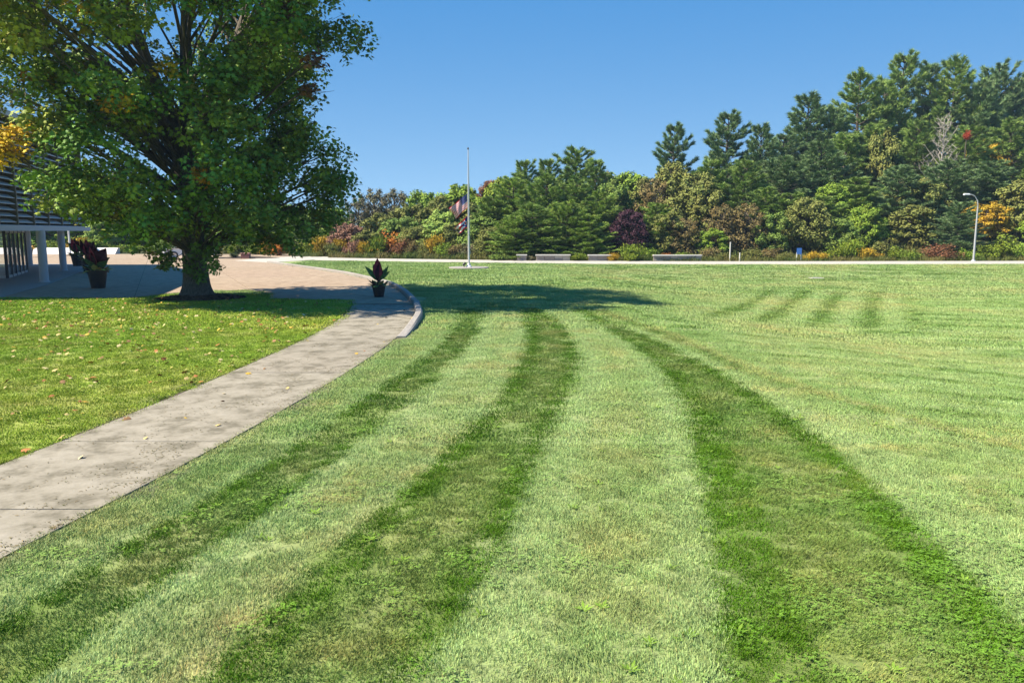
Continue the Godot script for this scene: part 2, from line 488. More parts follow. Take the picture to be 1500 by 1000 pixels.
# trees and shrubs: [kind, x, d, height of the top, width, tint]
const FOREST := {
	"bare_tree": [["bare", 46.1, 86, 14.7, 5, "grey"]],
	"broad_hill": [["broad", 39.2, 85, 13.0, 5, "olive"], ["broad", 39.2, 76, 7.4, 5.5, "olive"], ["broad", 31.2, 77, 7.1, 4.5, "fresh"], ["broad", 20.6, 69.5, 4.9, 4.2, "tan"], ["broad", 26.2, 70.5, 5.5, 4.6, "olive"], ["broad", 49.3, 77, 7.3, 6, "olive"], ["broad", 44.8, 75, 5.2, 4.4, "gold"], ["broad", 36.4, 72, 4.8, 4.5, "olive"], ["broad", 31.6, 71, 4.8, 4, "fresh"], ["broad", 17.1, 77, 8.3, 6, "olive"], ["broad", 14.1, 78, 7.5, 5, "tan"], ["broad", 16.0, 80, 9.2, 5, "olive"], ["broad", 18.0, 74, 6.9, 4.4, "olive"], ["broad", 22.7, 69.5, 4.2, 3.6, "deep"], ["broad", 18.6, 70, 4.8, 4, "tan"], ["broad", 67.9, 108, 22.5, 8, "tan"], ["broad", 48.8, 72, 4.8, 5, "fresh"], ["broad", 53.2, 74, 6.1, 6, "olive"], ["broad", 55.2, 93, 12.9, 5, "gold"], ["broad", 13.8, 70, 4.2, 4.2, "olive"], ["broad", 15.1, 69, 3.6, 3.6, "tan"], ["broad", 17.4, 68.5, 2.7, 3, "fresh"], ["broad", 28.7, 69.5, 3.6, 3.4, "deep"]],
	"broad_left": [["broad", -21.9, 94, 5.5, 7, "fresh"], ["broad", -23.7, 92, 4.8, 6, "light"], ["broad", -27.3, 98, 5.8, 7, "fresh"], ["broad", -29.5, 97, 5.1, 6.5, "deep"], ["broad", -33.6, 101, 5.8, 7, "fresh"], ["broad", -35.7, 99, 5.2, 7, "light"], ["broad", -40.6, 104, 5.9, 8, "deep"], ["broad", -42.6, 101, 5.2, 7, "fresh"], ["broad", -47.4, 104, 6.0, 8, "deep"], ["broad", -49.9, 102, 4.8, 7, "fresh"], ["broad", -51.5, 100, 4.2, 5, "light"], ["broad", -56.9, 104, 5.3, 7, "fresh"], ["broad", -61.8, 106, 5.9, 8, "deep"], ["broad", -64.7, 104, 5.5, 8, "fresh"], ["broad", -70.4, 106, 5.9, 8, "deep"], ["broad", -75.4, 106, 6.3, 9, "fresh"]],
	"broad_mid": [["broad", 12.5, 86, 8.9, 6.5, "fresh"], ["broad", 13.8, 84, 7.9, 5, "olive"], ["broad", 10.2, 80, 7.6, 5, "deep"], ["broad", 10.6, 90, 9.2, 4, "grey"]],
	"broad_row": [["broad", -15.9, 92, 7.3, 5.5, "grey"], ["broad", -17.4, 90, 6.2, 4.5, "grey"], ["broad", -13.5, 92, 7.3, 5, "grey"], ["broad", -10.0, 91, 7.1, 6, "fresh"], ["broad", -7.9, 88, 6.2, 5, "olive"], ["broad", -6.1, 92, 7.7, 6.5, "fresh"], ["broad", -10.8, 84, 5.4, 5, "olive"], ["broad", -6.5, 80, 4.7, 5, "light"], ["broad", -4.1, 79, 5.2, 5, "olive"], ["broad", -2.8, 74, 3.8, 4.5, "deep"], ["broad", -7.2, 76, 3.3, 4.5, "light"], ["broad", -11.3, 80, 3.9, 5, "deep"], ["broad", -13.7, 82, 4.3, 4.6, "olive"], ["broad", -3.7, 86, 6.4, 5, "fresh"], ["broad", -5.3, 75, 3.3, 4, "olive"], ["broad", -9.2, 76, 3.0, 3.6, "olive"], ["broad", -1.5, 72, 3.0, 4, "olive"], ["broad", -14.4, 78, 2.5, 3.6, "olive"]],
	"broad_slope": [["broad", -1.0, 82, 7.8, 5.5, "lime"]],
	"gold_small": [["shrub", 8.3, 64.8, 0.7, 1.3, "gold"]],
	"grey_gap": [["shrub", 1.5, 65.6, 0.5, 1.2, "grey"]],
	"juniper_wall": [["shrub", -0.9, 66.5, 0.7, 2.6, "deep"]],
	"lime_dome": [["shrub", 9.9, 65, 1.4, 3.0, "lime"]],
	"lime_gap": [["shrub", 5.5, 65.2, 0.7, 1.9, "lime"]],
	"orange_small": [["shrub", 13.0, 65.8, 0.8, 1.6, "orange"]],
	"pine_back": [["pine", 17.0, 84, 13.2, 5.2, "blue"], ["pine", 23.1, 86, 14.7, 6.4, "blue"], ["pine", 26.0, 84, 13.1, 5.2, "blue"], ["pine", 30.1, 89, 12.9, 6, "blue"], ["pine", 33.7, 92, 17.4, 7.5, "blue"], ["pine", 36.2, 91, 16.0, 7, "blue"], ["pine", 41.2, 96, 20.8, 7.5, "green"], ["pine", 45.5, 99, 20.0, 7, "green"], ["pine", 49.1, 102, 24.0, 8, "green"], ["pine", 53.6, 104, 23.4, 7, "blue"], ["pine", 54.5, 100, 22.9, 8, "green"], ["pine", 56.8, 98, 20.1, 7, "blue"], ["pine", 62.3, 104, 23.2, 7.5, "blue"], ["pine", 66.7, 104, 22.3, 8, "blue"], ["pine", 71.6, 105, 23.4, 8, "blue"], ["pine", 76.6, 105, 22.4, 8, "green"]],
	"pine_centre": [["pine", 1.3, 83, 9.4, 5, "green"], ["pine", 3.8, 84, 9.6, 5.5, "green"], ["pine", 6.9, 86, 11.0, 7, "green"], ["pine", 8.7, 84, 9.7, 5, "green"]],
	"pine_centre_front": [["pine", 0.1, 76, 7.4, 5.5, "light"], ["pine", 3.2, 74, 7.3, 6, "green"], ["pine", 5.9, 73, 6.8, 6, "green"], ["pine", 7.9, 72, 5.7, 5, "light"], ["pine", 1.8, 69.5, 4.7, 5.2, "green"], ["pine", 4.9, 69.5, 4.9, 5, "light"], ["pine", 0.3, 68.5, 3.7, 4.5, "light"], ["pine", 6.6, 68.5, 3.7, 4.5, "light"], ["pine", -1.8, 75, 5.6, 5, "green"], ["pine", 12.9, 71, 4.8, 4.6, "light"]],
	"pine_lamp": [["pine", 39.2, 69.5, 4.9, 4.2, "blue"]],
	"pine_left": [["pine", -19.2, 86, 4.0, 4.5, "light"], ["pine", -23.4, 88, 4.0, 4.5, "light"]],
	"pine_mid": [["pine", 19.4, 78, 9.1, 5, "green"], ["pine", 22.4, 77, 9.0, 6, "green"], ["pine", 27.2, 80, 9.6, 6.5, "blue"], ["pine", 31.6, 82, 11.2, 7, "blue"], ["pine", 35.7, 86, 12.5, 6.5, "green"], ["pine", 39.4, 88, 13.6, 6.5, "green"], ["pine", 45.3, 90, 14.4, 6.5, "green"], ["pine", 51.2, 90, 13.8, 7, "green"], ["pine", 56.9, 92, 14.8, 7, "green"], ["pine", 61.3, 92, 13.9, 7, "deep"], ["pine", 66.2, 92, 13.1, 7, "blue"], ["pine", 43.6, 80, 9.2, 6.5, "blue"], ["pine", 49.0, 82, 9.4, 6.5, "blue"], ["pine", 53.4, 82, 8.6, 6, "deep"], ["pine", 33.2, 77, 7.4, 6, "green"], ["pine", 25.6, 73, 5.8, 5.5, "green"], ["pine", 28.8, 74, 5.5, 5.5, "green"], ["pine", 23.5, 74, 6.4, 5, "green"]],
	"pine_spruce": [["pine", 36.8, 76, 8.5, 5.5, "blue"]],
	"pink_tree": [["broad", -16.6, 80, 3.3, 4.2, "pink"]],
	"purple_tree": [["broad", 10.3, 69.5, 4.4, 3.6, "purple"]],
	"red_tree": [["broad", 49.2, 87, 13.6, 1.9, "red"]],
	"rust_tree": [["broad", -2.5, 92, 8.1, 5, "rust"]],
	"shrub_hill": [["shrub", 16.8, 67, 1.1, 2.6, "tan"], ["shrub", 17.8, 66, 0.8, 2, "olive"], ["shrub", 20.3, 67, 1.1, 2.6, "olive"], ["shrub", 22.0, 67, 1.2, 2.6, "tan"], ["shrub", 22.8, 65.6, 0.8, 2, "olive"], ["shrub", 24.8, 65.2, 0.8, 1.5, "gold"], ["shrub", 25.6, 65.1, 0.7, 1.4, "gold"], ["shrub", 27.3, 66.5, 1.4, 2.6, "lime"], ["shrub", 28.8, 67, 1.8, 3, "lime"], ["shrub", 29.8, 66, 1.1, 2.2, "gold"], ["shrub", 31.5, 67.5, 1.8, 2.6, "olive"], ["shrub", 32.3, 66.5, 1.4, 2.2, "lime"], ["shrub", 33.3, 66, 1.1, 2.4, "fresh"], ["shrub", 36.1, 66.5, 1.6, 3.4, "rust"], ["shrub", 38.5, 66.5, 1.1, 2.4, "fresh"], ["shrub", 40.5, 67, 1.5, 2.6, "lime"], ["shrub", 42.4, 68, 2.5, 3.6, "lime"], ["shrub", 43.4, 67, 1.5, 3, "fresh"], ["shrub", 45.6, 67, 1.8, 3, "olive"], ["shrub", 48.0, 67, 1.5, 3, "lime"], ["shrub", 14.5, 67, 0.8, 2, "fresh"], ["shrub", 12.0, 68, 1.1, 2.4, "fresh"], ["shrub", 7.6, 68, 1.1, 2.4, "deep"], ["shrub", 4.1, 68, 0.9, 2.2, "deep"], ["shrub", 2.3, 68, 1.0, 2.4, "deep"], ["shrub", 0.7, 68, 0.9, 2, "deep"]],
	"shrub_left": [["shrub", -27.2, 84, 1.5, 3, "fresh"], ["shrub", -25.3, 82, 1.8, 3, "gold"], ["shrub", -23.6, 80, 1.6, 2.4, "orange"], ["shrub", -22.3, 81, 1.9, 3, "olive"], ["shrub", -20.9, 80, 1.7, 2.4, "lime"], ["shrub", -19.1, 79, 2.0, 2.6, "gold"], ["shrub", -17.5, 77, 1.3, 2.2, "olive"], ["shrub", -16.9, 78, 1.7, 2.6, "gold"], ["shrub", -15.2, 76, 1.6, 2.4, "pink"], ["shrub", -14.0, 75, 1.5, 2, "gold"], ["shrub", -12.8, 75, 2.1, 2.6, "lime"], ["shrub", -11.9, 76, 2.8, 3.2, "orange"], ["shrub", -10.3, 74, 2.1, 2.6, "rust"], ["shrub", -9.3, 73.5, 1.9, 2.4, "tan"], ["shrub", -8.1, 73, 1.6, 2.4, "olive"], ["shrub", -7.1, 73, 2.1, 2.4, "gold"], ["shrub", -6.1, 72, 1.6, 2.4, "fresh"], ["shrub", -5.1, 71.5, 1.4, 2.4, "tan"], ["shrub", -3.7, 71, 1.7, 2.6, "grey"], ["shrub", -2.3, 70.5, 1.8, 2.6, "olive"]],
	"shrub_lot": [["shrub", -30.0, 86, 1.6, 3, "lime"], ["shrub", -31.9, 84, 1.2, 3, "gold"], ["shrub", -34.5, 86, 1.5, 4, "fresh"], ["shrub", -39.6, 90, 1.6, 4, "deep"], ["shrub", -42.6, 89, 1.1, 4, "fresh"], ["shrub", -44.2, 89, 1.0, 3, "lime"], ["shrub", -48.4, 92, 1.6, 4, "lime"], ["shrub", -50.4, 92, 1.7, 4, "gold"], ["shrub", -53.9, 92, 1.6, 4, "lime"], ["shrub", -57.1, 92, 1.7, 4, "fresh"]],
}

func _ready():
	# ------------------------------------------------ camera, sky, sun, exposure
	var cam := Camera3D.new()
	cam.name = "camera"
	add_child(cam)
	cam.position = Vector3(0, 2.5, 0)
	cam.rotation_degrees = Vector3(-8.02, 0, 0)
	cam.fov = 47.0
	cam.near = 0.05
	cam.far = 2000.0
	cam.current = true
	var env := Environment.new()
	env.background_mode = Environment.BG_SKY
	var sky_look := ProceduralSkyMaterial.new()
	sky_look.sky_top_color = Color(0.12, 0.358, 0.56)
	sky_look.sky_horizon_color = Color(0.44, 0.57, 0.672)
	sky_look.sky_curve = 0.11
	sky_look.ground_bottom_color = Color(0.25, 0.3, 0.2)
	sky_look.ground_horizon_color = Color(0.5, 0.58, 0.55)
	sky_look.sun_angle_max = 3.0
	sky_look.energy_multiplier = 1.0
	var sky := Sky.new()
	sky.sky_material = sky_look
	env.sky = sky
	env.tonemap_mode = Environment.TONE_MAPPER_LINEAR
	env.tonemap_exposure = 2.5
	env.sdfgi_enabled = true
	env.ssao_enabled = true
	env.ssil_enabled = true
	env.fog_enabled = true
	env.fog_density = 0.0003
	env.fog_light_color = Color(0.72, 0.83, 0.95)
	var we := WorldEnvironment.new()
	we.name = "world_environment"
	we.environment = env
	add_child(we)
	var sun := DirectionalLight3D.new()
	sun.name = "sun"
	add_child(sun)
	sun.look_at_from_position(SUN_FROM.normalized() * 100.0, Vector3.ZERO)
	sun.light_energy = 1.6
	sun.light_color = Color(1.0, 0.95, 0.86)
	sun.light_angular_distance = 0.5
	sun.shadow_enabled = true

	# ------------------------------------------------ shared things
	for m in MOW: table.append(lookup(m))
	table.append(lookup(WALK_LEFT))
	table.append(lookup(WALK_RIGHT))
	for p in DRIVE: drive_shape.append(Vector2(p[0], p[1]))
	noise_fine.seed = 3; noise_fine.frequency = 2.6; noise_fine.fractal_octaves = 2
	noise_mid.seed = 5; noise_mid.frequency = 0.75; noise_mid.fractal_octaves = 3
	noise_wide.seed = 9; noise_wide.frequency = 0.13; noise_wide.fractal_octaves = 3
	M.ground = mottled(Color(0.6, 0.6, 0.6), Color(1, 1, 1), Color(1.0, 0.95, 0.85), 0.03, 0.7, 0.95, 0.0, 2)
	M.grass = leafy(Color(1, 1, 1), 0.7, 0.5)
	M.concrete = mottled(Color(0.11, 0.098, 0.07), Color(0.21, 0.19, 0.15), Color(0.26, 0.238, 0.195), 0.012, 0.22, 0.9, 1.2, 11)
	M.drive = mottled(Color(0.2, 0.148, 0.1), Color(0.27, 0.205, 0.145), Color(0.33, 0.255, 0.185), 0.016, 0.18, 0.9, 1.0, 12)
	M.road = mottled(Color(0.3, 0.285, 0.25), Color(0.36, 0.342, 0.305), Color(0.4, 0.382, 0.345), 0.02, 0.2, 0.85, 0.0, 13)
	M.kerb = mottled(Color(0.17, 0.155, 0.145), Color(0.25, 0.235, 0.22), Color(0.31, 0.295, 0.28), 0.03, 0.6, 0.9, 1.5, 14)
	M.bark = mottled(Color(0.035, 0.03, 0.022), Color(0.1, 0.085, 0.065), Color(0.2, 0.175, 0.14), 0.03, 0.8, 0.95, 8.0, 15)
	M.bark.uv1_scale = Vector3(1.6, 0.45, 1.6)
	M.bark_far = paint(Color(0.09, 0.075, 0.06), 0.9)
	M.bark_pale = paint(Color(0.3, 0.28, 0.25), 0.9)
	M.leaf_green = leafy(Color(0.05, 0.09, 0.02), 0.5)
	M.maple = leafy(Color(1, 1, 1), 1.0, 0.55)
	M.soil = mottled(Color(0.02, 0.013, 0.008), Color(0.05, 0.033, 0.022), Color(0.09, 0.06, 0.04), 0.05, 1.0, 0.95, 6.0, 16)
	build_ground()
	build_paving()
	build_building()
	build_far_side()
	build_forest()
	build_maple()
	build_flagpole()
	build_planters()
	build_car()
	build_street_things()
	build_grass()
	build_litter()

# ---------------------------------------------------------------- setting
func build_ground():
	var xs := []
	var ds := []
	for k in 241:
		var t := (k - 120) / 120.0
		xs.append(sinh(t * 4.3) * 14.0 * 0.9 + 0.0)
	for k in 261:
		var t := (k - 20) / 240.0
		ds.append(sinh(t * 4.4) * 10.0 + 2.0)
	var g := Geo.new()
	for d in ds:
		for x in xs:
			g.v.append(P(x, d, height(x, d)))
			var c: Color
			if on_walk(x, d, 0.05) or on_drive(x, d): c = Color(0.06, 0.052, 0.04)
			elif d > 66.0: c = Color(0.06, 0.075, 0.025)
			else:
				c = turf(x, d).lerp(Color(0.2, 0.17, 0.07), 0.3) * 0.85
			c.a = 1.0
			g.c.append(c)
	var w := xs.size()
	for j in ds.size() - 1:
		for k in w - 1:
			var p := j * w + k
			for e in [p, p + w, p + w + 1, p, p + w + 1, p + 1]: g.i.append(e)
	g.n.resize(g.v.size())
	g.n.fill(Vector3.ZERO)
	for t in g.i.size() / 3:
		var a := g.i[t * 3]; var b := g.i[t * 3 + 1]; var c := g.i[t * 3 + 2]
		var nn := (g.v[c] - g.v[a]).cross(g.v[b] - g.v[a])
		if nn.y < 0: nn = -nn
		for q in [a, b, c]: g.n[q] += nn
	for q in g.n.size(): g.n[q] = g.n[q].normalized()
	setting("ground", g.done(M.ground))

func slab_mesh(outline: PackedVector2Array, top: float, thick: float, mat: Material, col := Color.WHITE) -> ArrayMesh:
	var g := Geo.new()
	var loop := outline
	if Geometry2D.is_polygon_clockwise(loop): loop.reverse()
	var idx := Geometry2D.triangulate_polygon(loop)
	var inner := loop
	for t in idx.size() / 3:
		var a := loop[idx[t * 3]]; var b := loop[idx[t * 3 + 1]]; var c := loop[idx[t * 3 + 2]]
		var A := P(a.x, a.y, top); var B := P(b.x, b.y, top); var C := P(c.x, c.y, top)
		if (C - A).cross(B - A).y < 0: g.tri(A, C, B, col)
		else: g.tri(A, B, C, col)
	for k in loop.size():
		var a := loop[k]; var b := loop[(k + 1) % loop.size()]
		g.quad(P(a.x, a.y, top), P(b.x, b.y, top), P(b.x, b.y, top - thick), P(a.x, a.y, top - thick), col)
	return g.done(mat)

func build_paving():
	rng.seed = 21
	# the walkway: poured slabs with joints between them
	var walk := Node3D.new()
	walk.name = "walkway"
	add_child(walk)
	tag(walk, "", "", "", "structure")
	var d := 2.2
	while d < 26.3:
		var e := minf(d + 2.3, 26.6)
		if e > 25.5: e = 26.6
		var loop := PackedVector2Array()
		for k in 7: loop.append(Vector2(edge(8, lerpf(d + 0.008, e - 0.008, k / 6.0)), lerpf(d + 0.008, e - 0.008, k / 6.0)))
		for k in 7: loop.append(Vector2(edge(7, lerpf(e - 0.008, d + 0.008, k / 6.0)), lerpf(e - 0.008, d + 0.008, k / 6.0)))
		var f := R(0.9, 1.08)
		part("slab", slab_mesh(loop, 0.014 + R(-0.002, 0.002), 0.05, M.concrete, Color(f, f * R(0.985, 1.01), f * R(0.97, 1.02))), walk)
		d = e
	# the drive: panels cut by saw joints
	var drive := Node3D.new()
	drive.name = "drive"
	add_child(drive)
	tag(drive, "", "", "", "structure")
	var turn := 0.42
	for a in range(-22, 22):
		for b in range(-2, 24):
			var cell := PackedVector2Array()
			for q in [[0, 0], [1, 0], [1, 1], [0, 1]]:
				var u: float = (a + q[0]) * 4.4 + (0.012 if q[0] == 0 else -0.012)
				var w: float = (b + q[1]) * 4.4 + (0.012 if q[1] == 0 else -0.012)
				cell.append(Vector2(-10 + u * cos(turn) - w * sin(turn), 20 + u * sin(turn) + w * cos(turn)))
			for piece in Geometry2D.intersect_polygons(cell, drive_shape):
				if piece.size() < 3: continue
				var f := R(0.93, 1.06)
				part("paving_panel", slab_mesh(piece, 0.012, 0.05, M.drive, Color(f, f * R(0.98, 1.0), f * R(0.96, 1.0))), drive)
	# pale concrete apron where the drive meets the road
	var apron := PackedVector2Array([Vector2(-19.2, 62.4), Vector2(-17.2, 68.5), Vector2(-14, 67.9), Vector2(-12, 73), Vector2(-21, 78), Vector2(-23.0, 73.5), Vector2(-23.4, 66.5)])
	setting("apron", slab_mesh(apron, 0.02, 0.06, M.road))
	# the road across the end of the lawn
	var g := Geo.new()
	var last := []
	for k in 71:
		var x := lerpf(-17.0, 130.0, k / 70.0)
		var n := road_near(x)
		var row := [P(x, n, 0.02), P(x, n + 5.0, 0.06)]
		if k: g.quad(last[0], row[0], row[1], last[1])
		if k: g.quad(last[0] - Vector3(0, 0.1, 0), row[0] - Vector3(0, 0.1, 0), row[0], last[0])
		last = row
	g.face_up()
	setting("road", g.done(M.road))
	# kerb along the outer side of the walkway and the drive, each stone a part
	var kerb := Node3D.new()
	kerb.name = "kerb"
	add_child(kerb)
	tag(kerb, "raised pale concrete kerb curving between the drive and the mown lawn", "kerb")
	var line := []
	var dd := 18.4
	while dd < 26.8:
		line.append(Vector2(edge(8, dd), dd))
		dd += 0.4
	for k in range(0, 7):
		var a := Vector2(DRIVE[k][0], DRIVE[k][1])
		if k == 0: line.append(a)
		else:
			var p0 := Vector2(DRIVE[maxi(k - 2, 0)][0], DRIVE[maxi(k - 2, 0)][1])
			var p1 := Vector2(DRIVE[k - 1][0], DRIVE[k - 1][1])
			var p3 := Vector2(DRIVE[mini(k + 1, 6)][0], DRIVE[mini(k + 1, 6)][1])
			var steps := int(p1.distance_to(a) / 0.5)
			for s in steps: line.append(p1.cubic_interpolate(a, p0, p3, (s + 1.0) / steps))
	var at := 0
	while at < line.size() - 1:
		var to := mini(at + 4, line.size() - 1)
		g = Geo.new()
		var rings := []
		for k in range(at, to + 1):
			var t: Vector2 = (line[mini(k + 1, line.size() - 1)] - line[maxi(k - 1, 0)]).normalized()
			var o := Vector2(t.y, -t.x)
			if o.x < 0: o = -o
			var pos: Vector2 = line[k]
			if k == at: pos += t * 0.008
			if k == to: pos -= t * 0.008
			var hgt := 0.03 + 0.13 * smoothstep(18.0, 21.5, pos.y)
			var ring := []
			for q in [[0.0, -0.05], [0.0, 0.8], [0.035, 1.0], [0.17, 1.0], [0.21, 0.75], [0.22, -0.05]]:
				var w: Vector2 = pos + o * q[0]
				ring.append(P(w.x, w.y, hgt * q[1]))
			rings.append(ring)
		for k in rings.size() - 1:
			for j in 5: g.quad(rings[k][j], rings[k][j + 1], rings[k + 1][j + 1], rings[k + 1][j])
		for ends in [rings[0], rings[-1]]:
			for j in range(1, 5): g.tri(ends[0], ends[j], ends[j + 1])
		var f := R(0.88, 1.1)
		for k in g.c.size(): g.c[k] = Color(f, f, f)
		part("kerbstone", g.done(M.kerb), kerb)
		at = to
	# dark cut edge of the turf on the other side of the walkway
	g = Geo.new()
	d = 2.4
	while d < 26.6:
		var x0 := edge(7, d); var x1 := edge(7, d + 0.4)
		g.quad(P(x0 - 0.06, d, 0.006), P(x1 - 0.06, d + 0.4, 0.006), P(x1 - 0.005, d + 0.4, 0.006), P(x0 - 0.005, d, 0.006))
		d += 0.4
	g.face_up()
	setting("turf_edge_soil", g.done(M.soil))

func build_building():
	rng.seed = 31
	var b := thing("louvered_building", "low modern building with horizontal grey louvers above white round columns", "building", P(-20.3, 28.7))
	b.basis = Basis(Vector3(-0.2517, 0, -0.968), Vector3.UP, Vector3(0.968, 0, -0.2517))
	var metal := paint(Color(0.5, 0.49, 0.5), 0.5)
	var dark := paint(Color(0.035, 0.037, 0.045), 0.5)
	var white := paint(Color(0.42, 0.44, 0.48), 0.55)
	var post := paint(Color(0.17, 0.14, 0.1), 0.6)
	var length := 17.6
	var g := Geo.new()
	g.box(Vector3(0, 2.78, -11), Vector3(length, 7.35, -0.55))
	part("wall", g.done(dark), b)
	g = Geo.new()
	g.box(Vector3(-0.2, 7.4, -11.3), Vector3(length + 0.2, 7.65, 0.2), Color.WHITE, 0.03)
	part("roof", g.done(white), b)
	g = Geo.new()
	g.box(Vector3(-0.1, 2.5, -11.2), Vector3(length + 0.1, 2.76, 0.06), Color.WHITE, 0.02)
	part("fascia", g.done(white), b)
	g = Geo.new()
	# a louver is a blade tilted down towards the outside
	g.prism([Vector3(0.05, -0.09, 0.06), Vector3(2.15, -0.09, 0.06), Vector3(2.15, 0.05, -0.2), Vector3(0.05, 0.05, -0.2)].map(func(p): return p - Vector3(0, 0.03, 0)), [Vector3(0.05, -0.09, 0.06), Vector3(2.15, -0.09, 0.06), Vector3(2.15, 0.05, -0.2), Vector3(0.05, 0.05, -0.2)])
	var louver := g.done(metal)
	g = Geo.new()
	g.box(Vector3(-0.05, 2.76, -0.3), Vector3(0.05, 7.4, 0.12), Color.WHITE)
	var mullion := g.done(post)
	g = Geo.new()
	g.box(Vector3(length + 0.12, 2.5, -11.2), Vector3(26.2, 2.74, -1.7), Color.WHITE, 0.02)
	part("canopy", g.done(white), b)
	g = Geo.new()
	var foot_print := [P(-24.95, 45.6), P(-28.0, 50.6), P(-32.9, 58.0), P(-44.0, 58.0), P(-38.0, 44.0)].map(func(p): return b.transform.affine_inverse() * p)  # added wing, mostly unseen, outlined so that its shadow covers the drive
	for k in 5:
		var p0: Vector3 = foot_print[k]
		var p1: Vector3 = foot_print[(k + 1) % 5]
		g.quad(p0 + Vector3(0, 2.78, 0), p1 + Vector3(0, 2.78, 0), p1 + Vector3(0, 7.6, 0), p0 + Vector3(0, 7.6, 0))
		if k > 0 and k < 4:
			for y in [2.78, 7.6]: g.tri(foot_print[0] + Vector3(0, y, 0), p0 + Vector3(0, y, 0), p1 + Vector3(0, y, 0))
	part("added_rear_wing", g.done(metal), b)
	for bay in 8:
		for row in 17: part("louver", louver, b, Vector3(bay * 2.2, 2.98 + row * 0.262, 0))
	for bay in 9: part("mullion", mullion, b, Vector3(bay * 2.2, 0, 0))
	# columns: world places turned into the building's own axes
	var inv := b.transform.affine_inverse()
	g = Geo.new()
	g.lathe([[0.0, 0.0], [0.24, 0.0], [0.24, 0.06], [0.2, 0.08], [0.2, 2.5], [0.0, 2.5]], 20)
	var column := g.done(white)
	for p in [P(-22.75, 38.2), P(-28.1, 49.3), P(-34.3, 56.0), P(-21.0, 31.0)]: part("column", column, b, inv * p + Vector3(0, 0.02, 0))
	# glass entrance set back under the upper floor
	var glass := paint(Color(0.75, 0.85, 0.86), 0.03)
	glass.albedo_color.a = 0.16
	glass.transparency = BaseMaterial3D.TRANSPARENCY_ALPHA
	var corner := P(-26.65, 41.5)
	for run in [[corner, P(-29.4, 47.7), 5], [corner, P(-34.5, 39.6), 5]]:
		var a: Vector3 = run[0]
		var z: Vector3 = run[1]
		var turned := atan2(-(z - a).z, (z - a).x)
		var span: float = a.distance_to(z) / run[2]
		for k in int(run[2]) + 1:
			g = Geo.new()
			g.box(Vector3(-0.05, 0.03, -0.07), Vector3(0.05, 2.49, 0.07))
			var o := part("door_post", g.done(dark), b)
			o.transform = inv * Transform3D(Basis(Vector3.UP, turned), a.lerp(z, k / float(run[2])))
			if k == int(run[2]): continue
			g = Geo.new()
			g.box(Vector3(0.06, 0.16, -0.01), Vector3(span - 0.06, 2.37, 0.01))
			o = part("glass_pane", g.done(glass), b)
			o.transform = inv * Transform3D(Basis(Vector3.UP, turned), a.lerp(z, k / float(run[2])))
			g = Geo.new()
			g.box(Vector3(0.052, 0.03, -0.05), Vector3(span - 0.052, 0.15, 0.05))
			var rail := g.done(metal)
			for y in [0.0, 2.35]:
				o = part("door_rail", rail, b)
				o.transform = inv * Transform3D(Basis(Vector3.UP, turned), a.lerp(z, k / float(run[2])) + Vector3(0, y, 0))
	# footway under the overhang, a step above the drive
	var foot := PackedVector2Array([Vector2(-19.25, 29.5), Vector2(-21.6, 36.4), Vector2(-26.6, 48.7), Vector2(-31.3, 59.8), Vector2(-60, 60.2), Vector2(-60, 29.5)])
	setting("footway", slab_mesh(foot, 0.03, 0.08, M.kerb))

